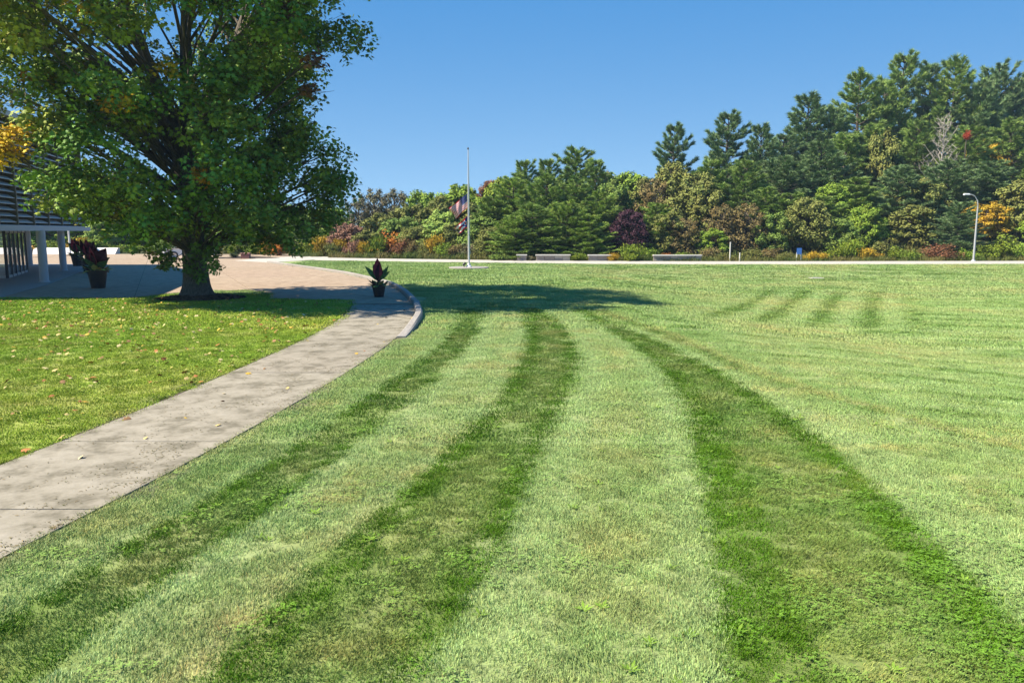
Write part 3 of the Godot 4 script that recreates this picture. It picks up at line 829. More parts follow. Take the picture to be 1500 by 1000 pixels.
func build_far_side():
	rng.seed = 41
	# low pale wall at the far side of the car park
	var pale := mottled(Color(0.5, 0.48, 0.46), Color(0.62, 0.6, 0.58), Color(0.7, 0.68, 0.66), 0.02, 0.3, 0.85, 0.0, 44)
	var w := thing("low_wall", "long low white concrete wall at the far edge of the drive", "wall", P(-50, 86))
	for k in 8:
		var g := Geo.new()
		var x0 := -12 + k * 2.4 + 0.01
		var x1 := x0 + 2.38
		g.prism([Vector3(x0, -0.1, -0.2), Vector3(x1, -0.1, -0.2), Vector3(x1, -0.1, 1.1), Vector3(x0, -0.1, 1.1)], [Vector3(x0, 0.68, -0.2), Vector3(x1, 0.68, -0.2), Vector3(x1, 0.68, 0.2), Vector3(x0, 0.68, 0.2)], Color.WHITE)  # front face sloped outward so that it catches sunlight
		part("wall_block", g.done(pale), w)
	# planting island in the drive
	var island := Geo.new()
	var ring := []
	for k in 28: ring.append(P(-24.6 + cos(TAU * k / 28) * 3.0, 73.2 + sin(TAU * k / 28) * 2.1, 0.02))
	for k in 28:
		island.tri(P(-24.6, 73.2, 0.22), ring[k], ring[(k + 1) % 28])
	island.face_up()
	setting("island_bed", island.done(M.soil))
	# stone retaining walls behind the road
	var tones := [Color(0.28, 0.24, 0.22), Color(0.36, 0.31, 0.29), Color(0.22, 0.2, 0.2), Color(0.4, 0.36, 0.32)]
	var stone_mats := []
	for k in 4: stone_mats.append(mottled(tones[k] * 0.75, tones[k], tones[k] * 1.25, 0.03, 0.9, 0.95, 3.0, 50 + k))
	var cap := mottled(Color(0.42, 0.4, 0.36), Color(0.52, 0.5, 0.46), Color(0.6, 0.58, 0.54), 0.03, 0.7, 0.9, 0.0, 55)
	var labels := ["short stub of stone retaining wall beside a grey bush", "stone retaining wall between the grey bush and a lime shrub", "stone retaining wall between two lime green shrubs", "longest stone retaining wall right of the yellow-green dome shrub"]
	var spans := [[0.4, 1.2, 65.3], [2.0, 4.8, 65.2], [6.3, 8.2, 64.9], [11.6, 15.5, 64.6]]
	for k in 4:
		var s = spans[k]
		var wall := thing("stone_wall", labels[k], "wall", P(s[0], s[2]), 0.0, "stone walls behind the road")
		var x := 0.0
		var long: float = s[1] - s[0]
		while x < long - 0.1:
			var e := minf(x + R(0.55, 0.85), long)
			if long - e < 0.3: e = long
			var split := R(0.14, 0.26)
			for piece in [[-0.1, split - 0.008, R(0.0, 0.04)], [split + 0.008, 0.46, R(0.0, 0.04)]]:
				var g := Geo.new()
				g.box(Vector3(x + 0.01, piece[0], -0.25), Vector3(e - 0.01, piece[1], 0.1 + piece[2]), Color.WHITE, 0.012)
				part("stone", g.done(stone_mats[rng.randi() % 4]), wall)
			x = e
		var g := Geo.new()
		g.box(Vector3(-0.05, 0.464, -0.3), Vector3(long + 0.05, 0.56, 0.19), Color.WHITE, 0.015)
		part("coping", g.done(cap), wall)

func build_forest():
	var kinds := {"pine": [], "broad": [], "shrub": [], "bare": []}
	for k in 4: kinds.pine.append(make_pine(100 + k, [1.0, 0.7, 1.15, 0.85][k]))
	kinds.broad.append(make_broadleaf(111, 83, 195, 0.15, 1.0, 0.45))
	kinds.broad.append(make_broadleaf(112, 72, 210, 0.16, 0.9, 0.5))
	kinds.broad.append(make_broadleaf(113, 94, 165, 0.14, 1.1, 0.4))
	kinds.broad.append(make_broadleaf(114, 81, 90, 0.12, 0.95, 0.8))
	for k in 3: kinds.shrub.append(make_shrub(120 + k, 2200, false))
	kinds.shrub.append(make_shrub(124, 2600, true))
	kinds.bare.append(make_bare(130))
	var tints := {
		"blue": Color(0.19, 0.285, 0.125), "green": Color(0.24, 0.345, 0.09), "deep": Color(0.18, 0.265, 0.06), "light": Color(0.27, 0.38, 0.085), "fresh": Color(0.2, 0.3, 0.04),
		"lime": Color(0.189, 0.257, 0.030), "olive": Color(0.18, 0.2, 0.055), "tan": Color(0.203, 0.162, 0.068), "gold": Color(0.432, 0.284, 0.030), "orange": Color(0.446, 0.176, 0.030), "rust": Color(0.216, 0.101, 0.054),
		"red": Color(0.4, 0.07, 0.04), "purple": Color(0.061, 0.027, 0.041), "pink": Color(0.270, 0.149, 0.108), "grey": Color(0.169, 0.162, 0.097)}
	var looks := {"blue": "blue-green", "green": "mid green", "deep": "dark green", "light": "pale green", "fresh": "fresh green", "lime": "yellow-green", "olive": "olive", "tan": "tan and olive", "gold": "golden yellow", "orange": "orange", "rust": "rusty brown", "red": "red", "purple": "dark purple", "pink": "dusky pink", "grey": "thin grey-green"}
	var mats := {}
	for t in tints: mats[t] = leafy(tints[t], 0.6 if t in ["blue", "green", "deep"] else 0.75, 0.6)
	var places := {
		"pine_back": ["pine_tree", "tall %s pine rising against the sky on the wooded hillside", "tree", "tall pines along the hilltop"],
		"pine_mid": ["pine_tree", "%s pine on the hillside below the tallest pines", "tree", "pines on the middle of the hillside"],
		"pine_spruce": ["spruce_tree", "bluish conifer in the middle of the hillside wood, left of the street lamp", "tree", ""],
		"pine_lamp": ["small_pine", "small drooping pine right beside the curved street lamp", "tree", ""],
		"broad_hill": ["broadleaf_tree", "%s broadleaf tree among the hillside pines", "tree", "broadleaf trees among the hillside pines"],
		"bare_tree": ["bare_tree", "leafless grey tree among the hillside pines", "tree", ""],
		"red_tree": ["red_sapling", "small bright red leaved sapling high in the hillside wood", "tree", ""],
		"pine_centre": ["pine_tree", "green pine rising highest in the wood right of the flagpole", "tree", "tallest pines right of the flagpole"],
		"pine_centre_front": ["pine_tree", "%s pine with low branches behind the stone walls", "tree", "pines behind the stone walls"],
		"broad_slope": ["broadleaf_tree", "yellow-green tree sloping down towards the flagpole at the wood's end", "tree", ""],
		"rust_tree": ["broadleaf_tree", "rusty brown tree peeping out behind the yellow-green tree by the flagpole", "tree", ""],
		"broad_mid": ["broadleaf_tree", "%s broadleaf tree above the dark purple tree", "tree", "broadleaf trees above the purple tree"],
		"purple_tree": ["purple_tree", "dark purple leaved tree behind a yellow-green dome shrub", "tree", ""],
		"broad_row": ["broadleaf_tree", "%s broadleaf tree in the row left of the flagpole", "tree", "broadleaf trees left of the flagpole"],
		"pink_tree": ["pink_tree", "dusky pink tree behind goldenrod next to the maple's crown", "tree", ""],
		"broad_left": ["broadleaf_tree", "%s broadleaf tree far behind the big maple", "tree", "trees far behind the maple"],
		"pine_left": ["pine_tree", "pale green conifer just behind the right side of the maple's crown", "tree", "conifers behind the maple"],
		"shrub_left": ["shrub", "%s shrub in the bushy strip past the road", "shrub", "bushes left of the flagpole"],
		"shrub_lot": ["shrub", "%s shrub at the far edge of the drive", "shrub", "bushes beyond the drive"],
		"juniper_wall": ["juniper_shrub", "low dark juniper beside the first stone wall", "shrub", ""],
		"grey_gap": ["shrub", "small grey bush in the gap between two stone walls", "shrub", ""],
		"lime_gap": ["shrub", "small yellow-green shrub between two stone walls", "shrub", ""],
		"lime_dome": ["shrub", "large yellow-green dome shrub below the purple tree", "shrub", ""],
		"gold_small": ["shrub", "small golden shrub leaning on the yellow-green dome shrub", "shrub", ""],
		"orange_small": ["shrub", "small orange shrub behind the longest stone wall", "shrub", ""],
		"shrub_hill": ["shrub", "%s shrub at the foot of the hillside wood", "shrub", "bushes at the foot of the wood"]}
	rng.seed = 77
	var counted := {}
	var words := ["nearest", "second", "third", "fourth", "fifth", "sixth", "seventh", "eighth", "ninth", "tenth", "eleventh", "twelfth", "thirteenth"]
	for key in FOREST:
		var how = places[key]
		var rows: Array = FOREST[key].duplicate()
		rows.sort_custom(func(a, b): return absf(a[1] + 2.9) < absf(b[1] + 2.9))
		var many := {}
		for row in rows: many[row[5] if "%s" in how[1] else ""] = many.get(row[5] if "%s" in how[1] else "", 0) + 1
		for row in rows:
			var set_of: Array = kinds[row[0]]
			var pick: int = rng.randi() % set_of.size()
			if row[0] == "broad": pick = 3 if row[5] in ["grey", "tan"] else rng.randi() % 3
			if row[0] == "shrub" and row[5] == "gold": pick = 3
			var made: Array = set_of[pick]
			var y := height(row[1], row[2])
			var label: String = how[1] % looks[row[5]] if "%s" in how[1] else how[1]
			var group: String = how[3]
			var same: String = row[5] if "%s" in how[1] else ""
			if many[same] > 1:
				counted[key + same] = counted.get(key + same, 0) + 1
				label += ", %s from the flagpole" % words[counted[key + same] - 1] if counted[key + same] > 1 else ", nearest the flagpole"
			if group and "%s" in how[1]: group = looks[row[5]] + " " + group
			var t := thing(how[0], label, how[2], P(row[1], row[2], y), R(0, TAU), group)
			var unit: float = {"pine": 10.0, "broad": 7.0, "shrub": 2.0, "bare": 10.0}[row[0]]
			var wide: float = {"pine": 5.4, "broad": 6.4, "shrub": 2.1, "bare": 6.0}[row[0]]
			var sx: float = row[4] / wide
			if row[0] == "pine": sx *= 1.12
			t.basis = t.basis.scaled_local(Vector3(sx, (row[3] - y) / unit, sx))
			if key == "red_tree":
				t.scale = Vector3.ONE
				var stem := Geo.new()
				stem.tube([Vector3(0, -0.2, 0), Vector3(0.1, row[3] - y - 2.0, 0), Vector3(0, row[3] - y - 0.8, 0)], [0.09, 0.06, 0.03], 6)
				part("trunk", stem.done(M.bark_far), t)
				var top := part("crown", kinds.shrub[0][1], t, Vector3(0, row[3] - y - 1.4, 0))
				top.scale = Vector3(0.5, 0.6, 0.5)
				top.material_override = mats["red"]
				continue
			part("trunk" if row[0] != "shrub" else "stems", made[0], t)
			var crown := part("twigs" if row[0] == "bare" else "crown", made[1], t)
			if row[0] != "bare": crown.material_override = mats[row[5]]
	# tall weeds along the foot of the wood
	var weeds := tuft(14, 0.3, 0.75, 0.035, 140, 0.0).done(M.grass)
	var at := []
	var cols := PackedColorArray()
	for k in 5200:
		var x := R(-40, 62)
		var d := (road_near(x) + 5.4 if x > -17.0 else 74.0) + 6.5 * pow(rng.randf(), 1.5)
		if x < -17.0: d = R(76, 90)
		if on_drive(x, d): continue
		var s := R(0.5, 1.25) * (0.7 if d < road_near(x) + 7.0 else 1.0)
		at.append(Transform3D(Basis(Vector3.UP, R(0, TAU)).scaled(Vector3(s, s * R(0.6, 1.1), s)), P(x, d, height(x, d))))
		var warm: float = noise_wide.get_noise_2d(x * 2.0, d) + R(-0.25, 0.25)
		cols.append(Color(0.08, 0.12, 0.025).lerp(Color(0.2, 0.17, 0.06), clampf(0.4 + warm, 0, 1)))
	tag(scatter("weeds", weeds, at, cols, self), "tall yellowing weeds along the foot of the wood", "weeds")

func build_maple():
	rng.seed = 200
	var t := thing("maple_tree", "large spreading maple with green leaves turning yellow in places", "tree", P(-11.75, 29.3))
	var g := Geo.new()
	# trunk with a flared, ridged foot
	var rings := 26
	var sides := 28
	for k in rings:
		var h := lerpf(-0.15, 5.2, pow(k / (rings - 1.0), 1.25))
		var rad := 0.46 - 0.028 * h + 0.26 * exp(-maxf(h, 0) * 3.2)
		for j in sides:
			var a := TAU * j / sides
			var ridge := 1.0 + 0.05 * sin(a * 9 + h * 0.7) + 0.03 * sin(a * 17 - h) + (0.16 * sin(a * 5 + 1.0) * exp(-maxf(h, 0) * 2.6))
			g.v.append(Vector3(cos(a) * rad * ridge - 0.03 * h, h, sin(a) * rad * ridge))
			g.c.append(Color.WHITE)
			g.n.append(Vector3(cos(a), 0.08, sin(a)).normalized())
	for k in rings - 1:
		for j in sides:
			var p := k * sides + j
			var q := k * sides + (j + 1) % sides
			for e in [p, q, p + sides, q, q + sides, p + sides]: g.i.append(e)
	part("trunk", g.done(M.bark), t)
	# leaders
	var leaders := [
		[Vector3(-0.12, 4.6, 0), Vector3(-0.5, 6.2, 0.1), Vector3(-1.3, 8.8, 0.4), Vector3(-2.2, 12.2, 0.6), Vector3(-2.5, 14.4, 0.5)],
		[Vector3(-0.1, 4.6, 0), Vector3(0.0, 6.4, 0.1), Vector3(0.05, 9, 0.0), Vector3(0.2, 12.5, -0.2), Vector3(0.3, 15.6, -0.2)],
		[Vector3(-0.1, 4.7, 0), Vector3(0.3, 6.0, -0.5), Vector3(1.1, 8.6, -1.3), Vector3(2.0, 11.5, -1.8), Vector3(2.5, 13.8, -2.0)]]
	for l in leaders:
		g = Geo.new()
		g.tube(l, [0.33, 0.27, 0.2, 0.11, 0.02], 10)
		part("leader", g.done(M.bark), t)
	# clumps of foliage, each carried by a limb
	var clumps := []
	for k in 245:
		var h := lerpf(2.8, 14.4, pow((k + 0.5) / 245.0, 0.92)) + R(-0.3, 0.3)
		var a := k * 2.39996 + R(-0.35, 0.35)
		var right := clampf(cos(a) * 0.5 + 0.5, 0, 1)
		var env := 0.0
		if h < 11.5:
			var rr: float = [4.2, 5.0, 5.4, 5.0, 3.9, 4.6, 5.7, 6.2, 6.4, 6.4][clampi(int((h - 2.0) / 1.05), 0, 9)]
			var ll: float = [2.6, 4.4, 5.2, 5.8, 6.6, 7.2, 7.6, 7.7, 7.5, 7.2][clampi(int((h - 2.0) / 1.05), 0, 9)]
			env = lerpf(ll, rr, right)
		else:
			env = 6.6 * sqrt(maxf(0.03, 1.0 - pow((h - 11.5) / 3.6, 2.0)))
		var r := env * sqrt(R(0.2, 1.0))
		var spot := Vector3(cos(a) * r, h, sin(a) * r * 0.95 + 0.6)
		if spot.x < -3.2 and h < 6.4: continue
		if spot.distance_to(Vector3(-4.6, 7.6, 2.5)) < 1.3: continue
		clumps.append([spot, R(0.75, 1.2), 0])
	for extra in [
		[-4.95, 5.75, 2.3, 0.75, 1], [-5.2, 5.0, 2.4, 0.55, 1], [-4.4, 6.0, 2.3, 0.45, 1], [-5.3, 5.2, 2.4, 0.35, 1], [-0.35, 6.35, 4.8, 0.42, 2], [0.0, 6.45, 4.8, 0.35, 1], [2.0, 4.3, 4.3, 0.36, 2], [-1.3, 9.3, 4.4, 0.4, 1], [-2.9, 7.2, 4.2, 0.35, 2], [1.0, 7.6, 4.2, 0.3, 1], [4.6, 9.6, 2.8, 0.45, 3], [5.2, 8.1, 2.4, 0.4, 3], [4.9, 7.2, 2.2, 0.35, 3],
		[-4.5, 4.4, 1.2, 0.7, 0], [-4.1, 3.7, 1.5, 0.7, 0], [-3.5, 3.3, 1.0, 0.8, 0], [-4.7, 3.6, 0.8, 0.5, 0], [-3.0, 4.4, 2.0, 0.8, 0], [-1.0, 2.3, 1.4, 0.65, 0], [-0.75, 1.75, 1.2, 0.5, 0], [-0.5, 1.35, 0.9, 0.35, 0], [0.9, 1.9, 1.3, 0.5, 0], [1.0, 1.35, 1.2, 0.35, 0], [-1.7, 2.6, 1.6, 0.6, 0], [3.6, 2.1, 0.8, 0.7, 0], [4.2, 2.7, 0.5, 0.8, 0], [2.5, 2.6, 1.0, 0.7, 0], [0.2, 2.9, 2.2, 0.8, 0], [-0.5, 3.4, 2.6, 0.8, 0],
		[5.3, 3.9, 0.4, 0.8, 0], [5.6, 4.4, 0.2, 0.6, 0], [5.2, 5.4, 0.5, 0.7, 0], [4.9, 3.0, 0.0, 0.7, 0], [0.35, 0.9, 0.45, 0.22, 4], [0.1, 1.2, 0.5, 0.25, 4], [-0.05, 1.6, 0.5, 0.3, 4], [0.2, 2.0, 0.45, 0.35, 4]]:
		clumps.append([Vector3(extra[0], extra[1], extra[2]), extra[3], extra[4]])
	var limbs := Geo.new()
	var at := []
	var cols := PackedColorArray()
	for q in clumps:
		var c: Vector3 = q[0]
		var cr: float = q[1]
		# the limb leaves the nearest leader, or the trunk, below the clump
		var from_h := maxf(1.6, c.y - Vector2(c.x, c.z).length() * 0.55 - 0.3)
		if q[2] == 4: from_h = c.y
		var root := Vector3(-0.03 * from_h, from_h, 0)
		if from_h > 4.8:
			var best := 1e9
			for l in leaders:
				for s in 24:
					var f := s / 6.0
					var p: Vector3 = l[int(f)].lerp(l[mini(int(f) + 1, 4)], f - int(f))
					var far := p.distance_to(c) + absf(p.y - from_h) * 1.5
					if far < best:
						best = far
						root = p
		var thick := 0.014 + 0.0085 * root.distance_to(c)
		if q[2] != 4: limbs.tube([root, root.lerp(c, 0.4) + Vector3(R(-0.2, 0.2), 0.25, R(-0.2, 0.2)), root.lerp(c, 0.75) + Vector3(0, 0.15, 0), c], [thick, thick * 0.7, thick * 0.45, 0.01], 6, Color.WHITE, false)
		for j in 5:
			if q[2] == 4: break
			var tip := c + Vector3(rng.randfn() * cr * 0.6, rng.randfn() * cr * 0.3, rng.randfn() * cr * 0.6)
			limbs.tube([root.lerp(c, 0.8) + Vector3(0, 0.1, 0), tip], [0.018, 0.006], 4, Color.WHITE, false)
		var tone := R(0.8, 1.2)
		var warm := R(0.85, 1.25)
		if c.x < -2.0: warm *= 1.22
		var sprigs := int(cr * cr * 40.0) + 5
		for j in sprigs:
			var o := Vector3(rng.randfn(), rng.randfn() * 0.55, rng.randfn()) * 0.52
			if o.length() > 1.3: o = o.normalized() * R(0.6, 1.2)
			var p := c + o * cr
			p.y -= 0.22 * Vector2(o.x, o.z).length() * cr
			var s := R(0.75, 1.2)
			at.append(Transform3D(Basis.from_euler(Vector3(R(-0.6, 0.6), R(0, TAU), R(-0.6, 0.6))).scaled(Vector3(s, s, s)), p))
			var f := tone * R(0.8, 1.2)
			var col := Color(0.155 * f * warm, 0.27 * f, 0.045 * f)
			if q[2] == 1: col = Color(0.6, 0.42, 0.03) * f
			elif q[2] == 2: col = Color(0.48, 0.26, 0.03) * f
			elif q[2] == 3: col = Color(0.2, 0.1, 0.05) * f
			elif q[2] == 4: col = Color(0.14, 0.25, 0.045) * f
			elif rng.randf() < 0.03: col = Color(0.2, 0.17, 0.025) * f
			cols.append(col)
	part("limbs", limbs.done(M.bark), t)
	scatter("crown", maple_sprig(201).done(M.maple), at, cols, t)
	# mulch bed round the foot
	g = Geo.new()
	var mound := []
	for k in 5:
		var ring := []
		for j in 30:
			var a := TAU * j / 30
			var r := (1.0 - k / 5.0) * (1.5 + 0.12 * sin(a * 3) + 0.08 * sin(a * 7))
			ring.append(P(-11.6 + cos(a) * r, 29.25 + sin(a) * r * 0.85, 0.018 + 0.16 * sin(k / 5.0 * PI * 0.5) + R(-0.01, 0.01)))
		mound.append(ring)
	for k in 4:
		for j in 30: g.quad(mound[k][j], mound[k][(j + 1) % 30], mound[k + 1][(j + 1) % 30], mound[k + 1][j])
	g.face_up()
	setting("mulch_bed", g.done(M.soil))
	var chip := Geo.new()
	chip.box(Vector3(-0.035, 0, -0.01), Vector3(0.035, 0.012, 0.01))
	at = []
	cols = PackedColorArray()
	for k in 1500:
		var a := R(0, TAU)
		var r := 1.62 * sqrt(R(0.15, 1.0))
		at.append(Transform3D(Basis.from_euler(Vector3(R(-0.4, 0.4), R(0, TAU), R(-0.3, 0.3))).scaled(Vector3.ONE * R(0.7, 1.7)), P(-11.6 + cos(a) * r, 29.25 + sin(a) * r * 0.85, 0.03 + 0.15 * maxf(0.0, sin((1.0 - r / 1.55) * PI * 0.5)))))
		cols.append(Color(0.07, 0.045, 0.03) * R(0.5, 2.0))
	tag(scatter("mulch", chip.done(leafy(Color.WHITE, 0.0, 0.9)), at, cols, self), "dark brown bark mulch round the foot of the maple", "mulch")

func flag_mesh(tex: Texture2D, hoist: float, fly: float, swallow: bool, salt: float) -> ArrayMesh:
	var g := Geo.new()
	var nu := 26
	var nv := 14
	for j in nv + 1:
		for k in nu + 1:
			var u := k / float(nu)
			var v := j / float(nv)
			var vv := v
			var uu := u
			if swallow:
				vv = lerpf(v, 0.16 + v * 0.68, u)
				uu = u * (1.0 - 0.26 * (1.0 - absf(v * 2.0 - 1.0)))
			var s := uu * fly
			var droop := s * lerpf(0.6, 0.42, v) + 0.10 * uu * uu
			var x := -s * lerpf(0.80, 0.52, v) - 0.03
			var z := 0.13 * uu * sin(uu * 8.0 + v * 2.6 + salt) + 0.05 * uu * sin(uu * 17.0 - v * 4.0)
			x += 0.05 * uu * cos(uu * 9.0 + v * 5.0 + salt)
			g.v.append(Vector3(x, -vv * hoist - droop, z))
			g.u.append(Vector2(uu, vv))
			g.c.append(Color.WHITE)
			g.n.append(Vector3.ZERO)
	for j in nv:
		for k in nu:
			var p := j * (nu + 1) + k
			for e in [p, p + 1, p + nu + 1, p + 1, p + nu + 2, p + nu + 1]: g.i.append(e)
	for t in g.i.size() / 3:
		var a := g.i[t * 3]; var b := g.i[t * 3 + 1]; var c := g.i[t * 3 + 2]
		var nn := (g.v[c] - g.v[a]).cross(g.v[b] - g.v[a])
		for q in [a, b, c]: g.n[q] += nn
	for q in g.n.size(): g.n[q] = g.n[q].normalized()
	var m := StandardMaterial3D.new()
	m.albedo_texture = tex
	m.roughness = 0.8
	m.metallic_specular = 0.1
	m.cull_mode = BaseMaterial3D.CULL_DISABLED
	m.backlight = Color(0.5, 0.5, 0.5)
	return g.done(m)

func build_flagpole():
	var red := Color(0.5, 0.01, 0.03)
	var blue := Color(0.015, 0.03, 0.2)
	var white := Color(0.68, 0.68, 0.68)
	var foot := P(-2.9, 53.0, height(-2.9, 53.0))
	var pole := thing("flagpole", "tall slender white metal flagpole standing on the mown lawn", "flagpole", foot)
	var metal := paint(Color(0.6, 0.61, 0.62), 0.35, 0.35)
	var g := Geo.new()
	g.lathe([[0.0, 0.0], [0.07, 0.0], [0.06, 2.0], [0.045, 5.0], [0.024, 7.8], [0.0, 7.8]], 14)
	part("pole", g.done(metal), pole)
	g = Geo.new()
	g.lathe([[0.0, 7.79], [0.05, 7.82], [0.06, 7.87], [0.05, 7.92], [0.0, 7.95]], 12)
	part("finial", g.done(paint(Color(0.12, 0.11, 0.1), 0.4, 0.5)), pole)
	g = Geo.new()
	g.lathe([[0.0, 0.08], [0.2, 0.08], [0.2, 0.12], [0.12, 0.2], [0.09, 0.34], [0.0, 0.34]], 16)
	part("collar", g.done(paint(Color(0.7, 0.7, 0.7), 0.5)), pole)
	g = Geo.new()
	for k in 2: g.tube([Vector3(0.09, 0.9, 0.02), Vector3(0.075 + 0.01 * k, 4, 0.03), Vector3(0.04, 7.75, 0.02)], [0.005, 0.005, 0.005], 4)
	part("halyard", g.done(paint(Color(0.6, 0.6, 0.58), 0.8)), pole)
	g = Geo.new()
	g.tube([Vector3(0.07, 1.0, 0), Vector3(0.13, 1.0, 0), Vector3(0.13, 1.12, 0)], [0.015, 0.015, 0.012], 6)
	part("cleat", g.done(metal), pole)
	g = Geo.new()
	g.lathe([[0.0, -0.1], [1.35, -0.1], [1.35, 0.07], [1.32, 0.09], [0.0, 0.09]], 40, Color.WHITE, foot)
	setting("flagpole_pad", g.done(M.kerb))
	# floodlight at the foot
	var lamp := thing("floodlight", "small dark ground floodlight at the foot of the flagpole", "floodlight", foot + Vector3(-0.32, 0.09, 0.1))
	g = Geo.new()
	g.tube([Vector3(0, 0, 0), Vector3(0, 0.14, 0)], [0.03, 0.03], 8)
	part("stand", g.done(paint(Color(0.03, 0.03, 0.03), 0.5)), lamp)
	g = Geo.new()
	g.tube([Vector3(-0.08, 0.14, 0), Vector3(0.02, 0.22, 0), Vector3(0.09, 0.3, 0)], [0.06, 0.09, 0.1], 12)
	part("housing", g.done(paint(Color(0.03, 0.03, 0.03), 0.5)), lamp)
	# national flag: thirteen stripes, a starred canton
	var im := Image.create(380, 200, false, Image.FORMAT_RGB8)
	im.fill(white.linear_to_srgb())
	for k in range(0, 13, 2): im.fill_rect(Rect2i(0, roundi(k * 200 / 13.0), 380, roundi((k + 1) * 200 / 13.0) - roundi(k * 200 / 13.0)), red.linear_to_srgb())
	im.fill_rect(Rect2i(0, 0, 152, 108), blue.linear_to_srgb())
	for r in 9:
		for c in (6 if r % 2 == 0 else 5):
			var cx := 12.6 + c * 25.3 + (12.6 if r % 2 else 0.0)
			var cy := 10.8 + r * 10.8
			for yy in range(-6, 7):
				for xx in range(-6, 7):
					var ang := atan2(xx, -yy)
					var rad := sqrt(xx * xx + yy * yy)
					var w := absf(fposmod(ang + PI / 5, TAU / 5) - PI / 5)
					if rad < lerpf(4.6, 1.8, w / (PI / 5)): im.set_pixel(clampi(int(cx + xx), 0, 379), clampi(int(cy + yy), 0, 199), white.linear_to_srgb())
	var f := part("flag", flag_mesh(ImageTexture.create_from_image(im), 0.95, 1.5, false, 0.6), self, foot + Vector3(-0.04, 4.97, 0))
	tag(f, "red and white striped flag with starred blue canton flying at half mast", "flag")
	# state flag: swallow-tailed, blue triangle with a ring
	im = Image.create(320, 200, false, Image.FORMAT_RGB8)
	im.fill(white.linear_to_srgb())
	for k in [0, 2, 4]: im.fill_rect(Rect2i(0, k * 40, 320, 40), red.linear_to_srgb())
	for y in 200:
		var reach := int(150.0 * (1.0 - absf(y - 100.0) / 100.0))
		im.fill_rect(Rect2i(0, y, reach, 1), blue.linear_to_srgb())
	for y in range(60, 141):
		for x in range(20, 101):
			var r := Vector2(x - 60, y - 100).length()
			if r < 22: im.set_pixel(x, y, red.linear_to_srgb())
			elif r < 34: im.set_pixel(x, y, white.linear_to_srgb())
	f = part("flag", flag_mesh(ImageTexture.create_from_image(im), 0.78, 1.1, true, 2.2), self, foot + Vector3(-0.05, 3.5, 0))
	tag(f, "smaller swallow-tailed flag with blue triangle below the striped flag", "flag")

func blade_leaf(long: float, wide: float, fold: float, droop: float, col: Color, vein: Color) -> Geo:
	var g := Geo.new()
	var rows := 9
	var last := []
	for k in rows + 1:
		var t := k / float(rows)
		var w := wide * sin(pow(t, 0.8) * PI) * 0.5 + 0.004
		var y := long * (t - droop * t * t * 0.45)
		var z := long * droop * t * t * 0.6
		var row := [Vector3(-w, y, z + fold * w), Vector3(0, y, z), Vector3(w, y, z + fold * w)]
		if k:
			var c := col.lerp(vein, 0.35 * float(k % 2))
			g.quad(last[0], row[0], row[1], last[1], c)
			g.quad(last[1], row[1], row[2], last[2], c)
		last = row
	return g

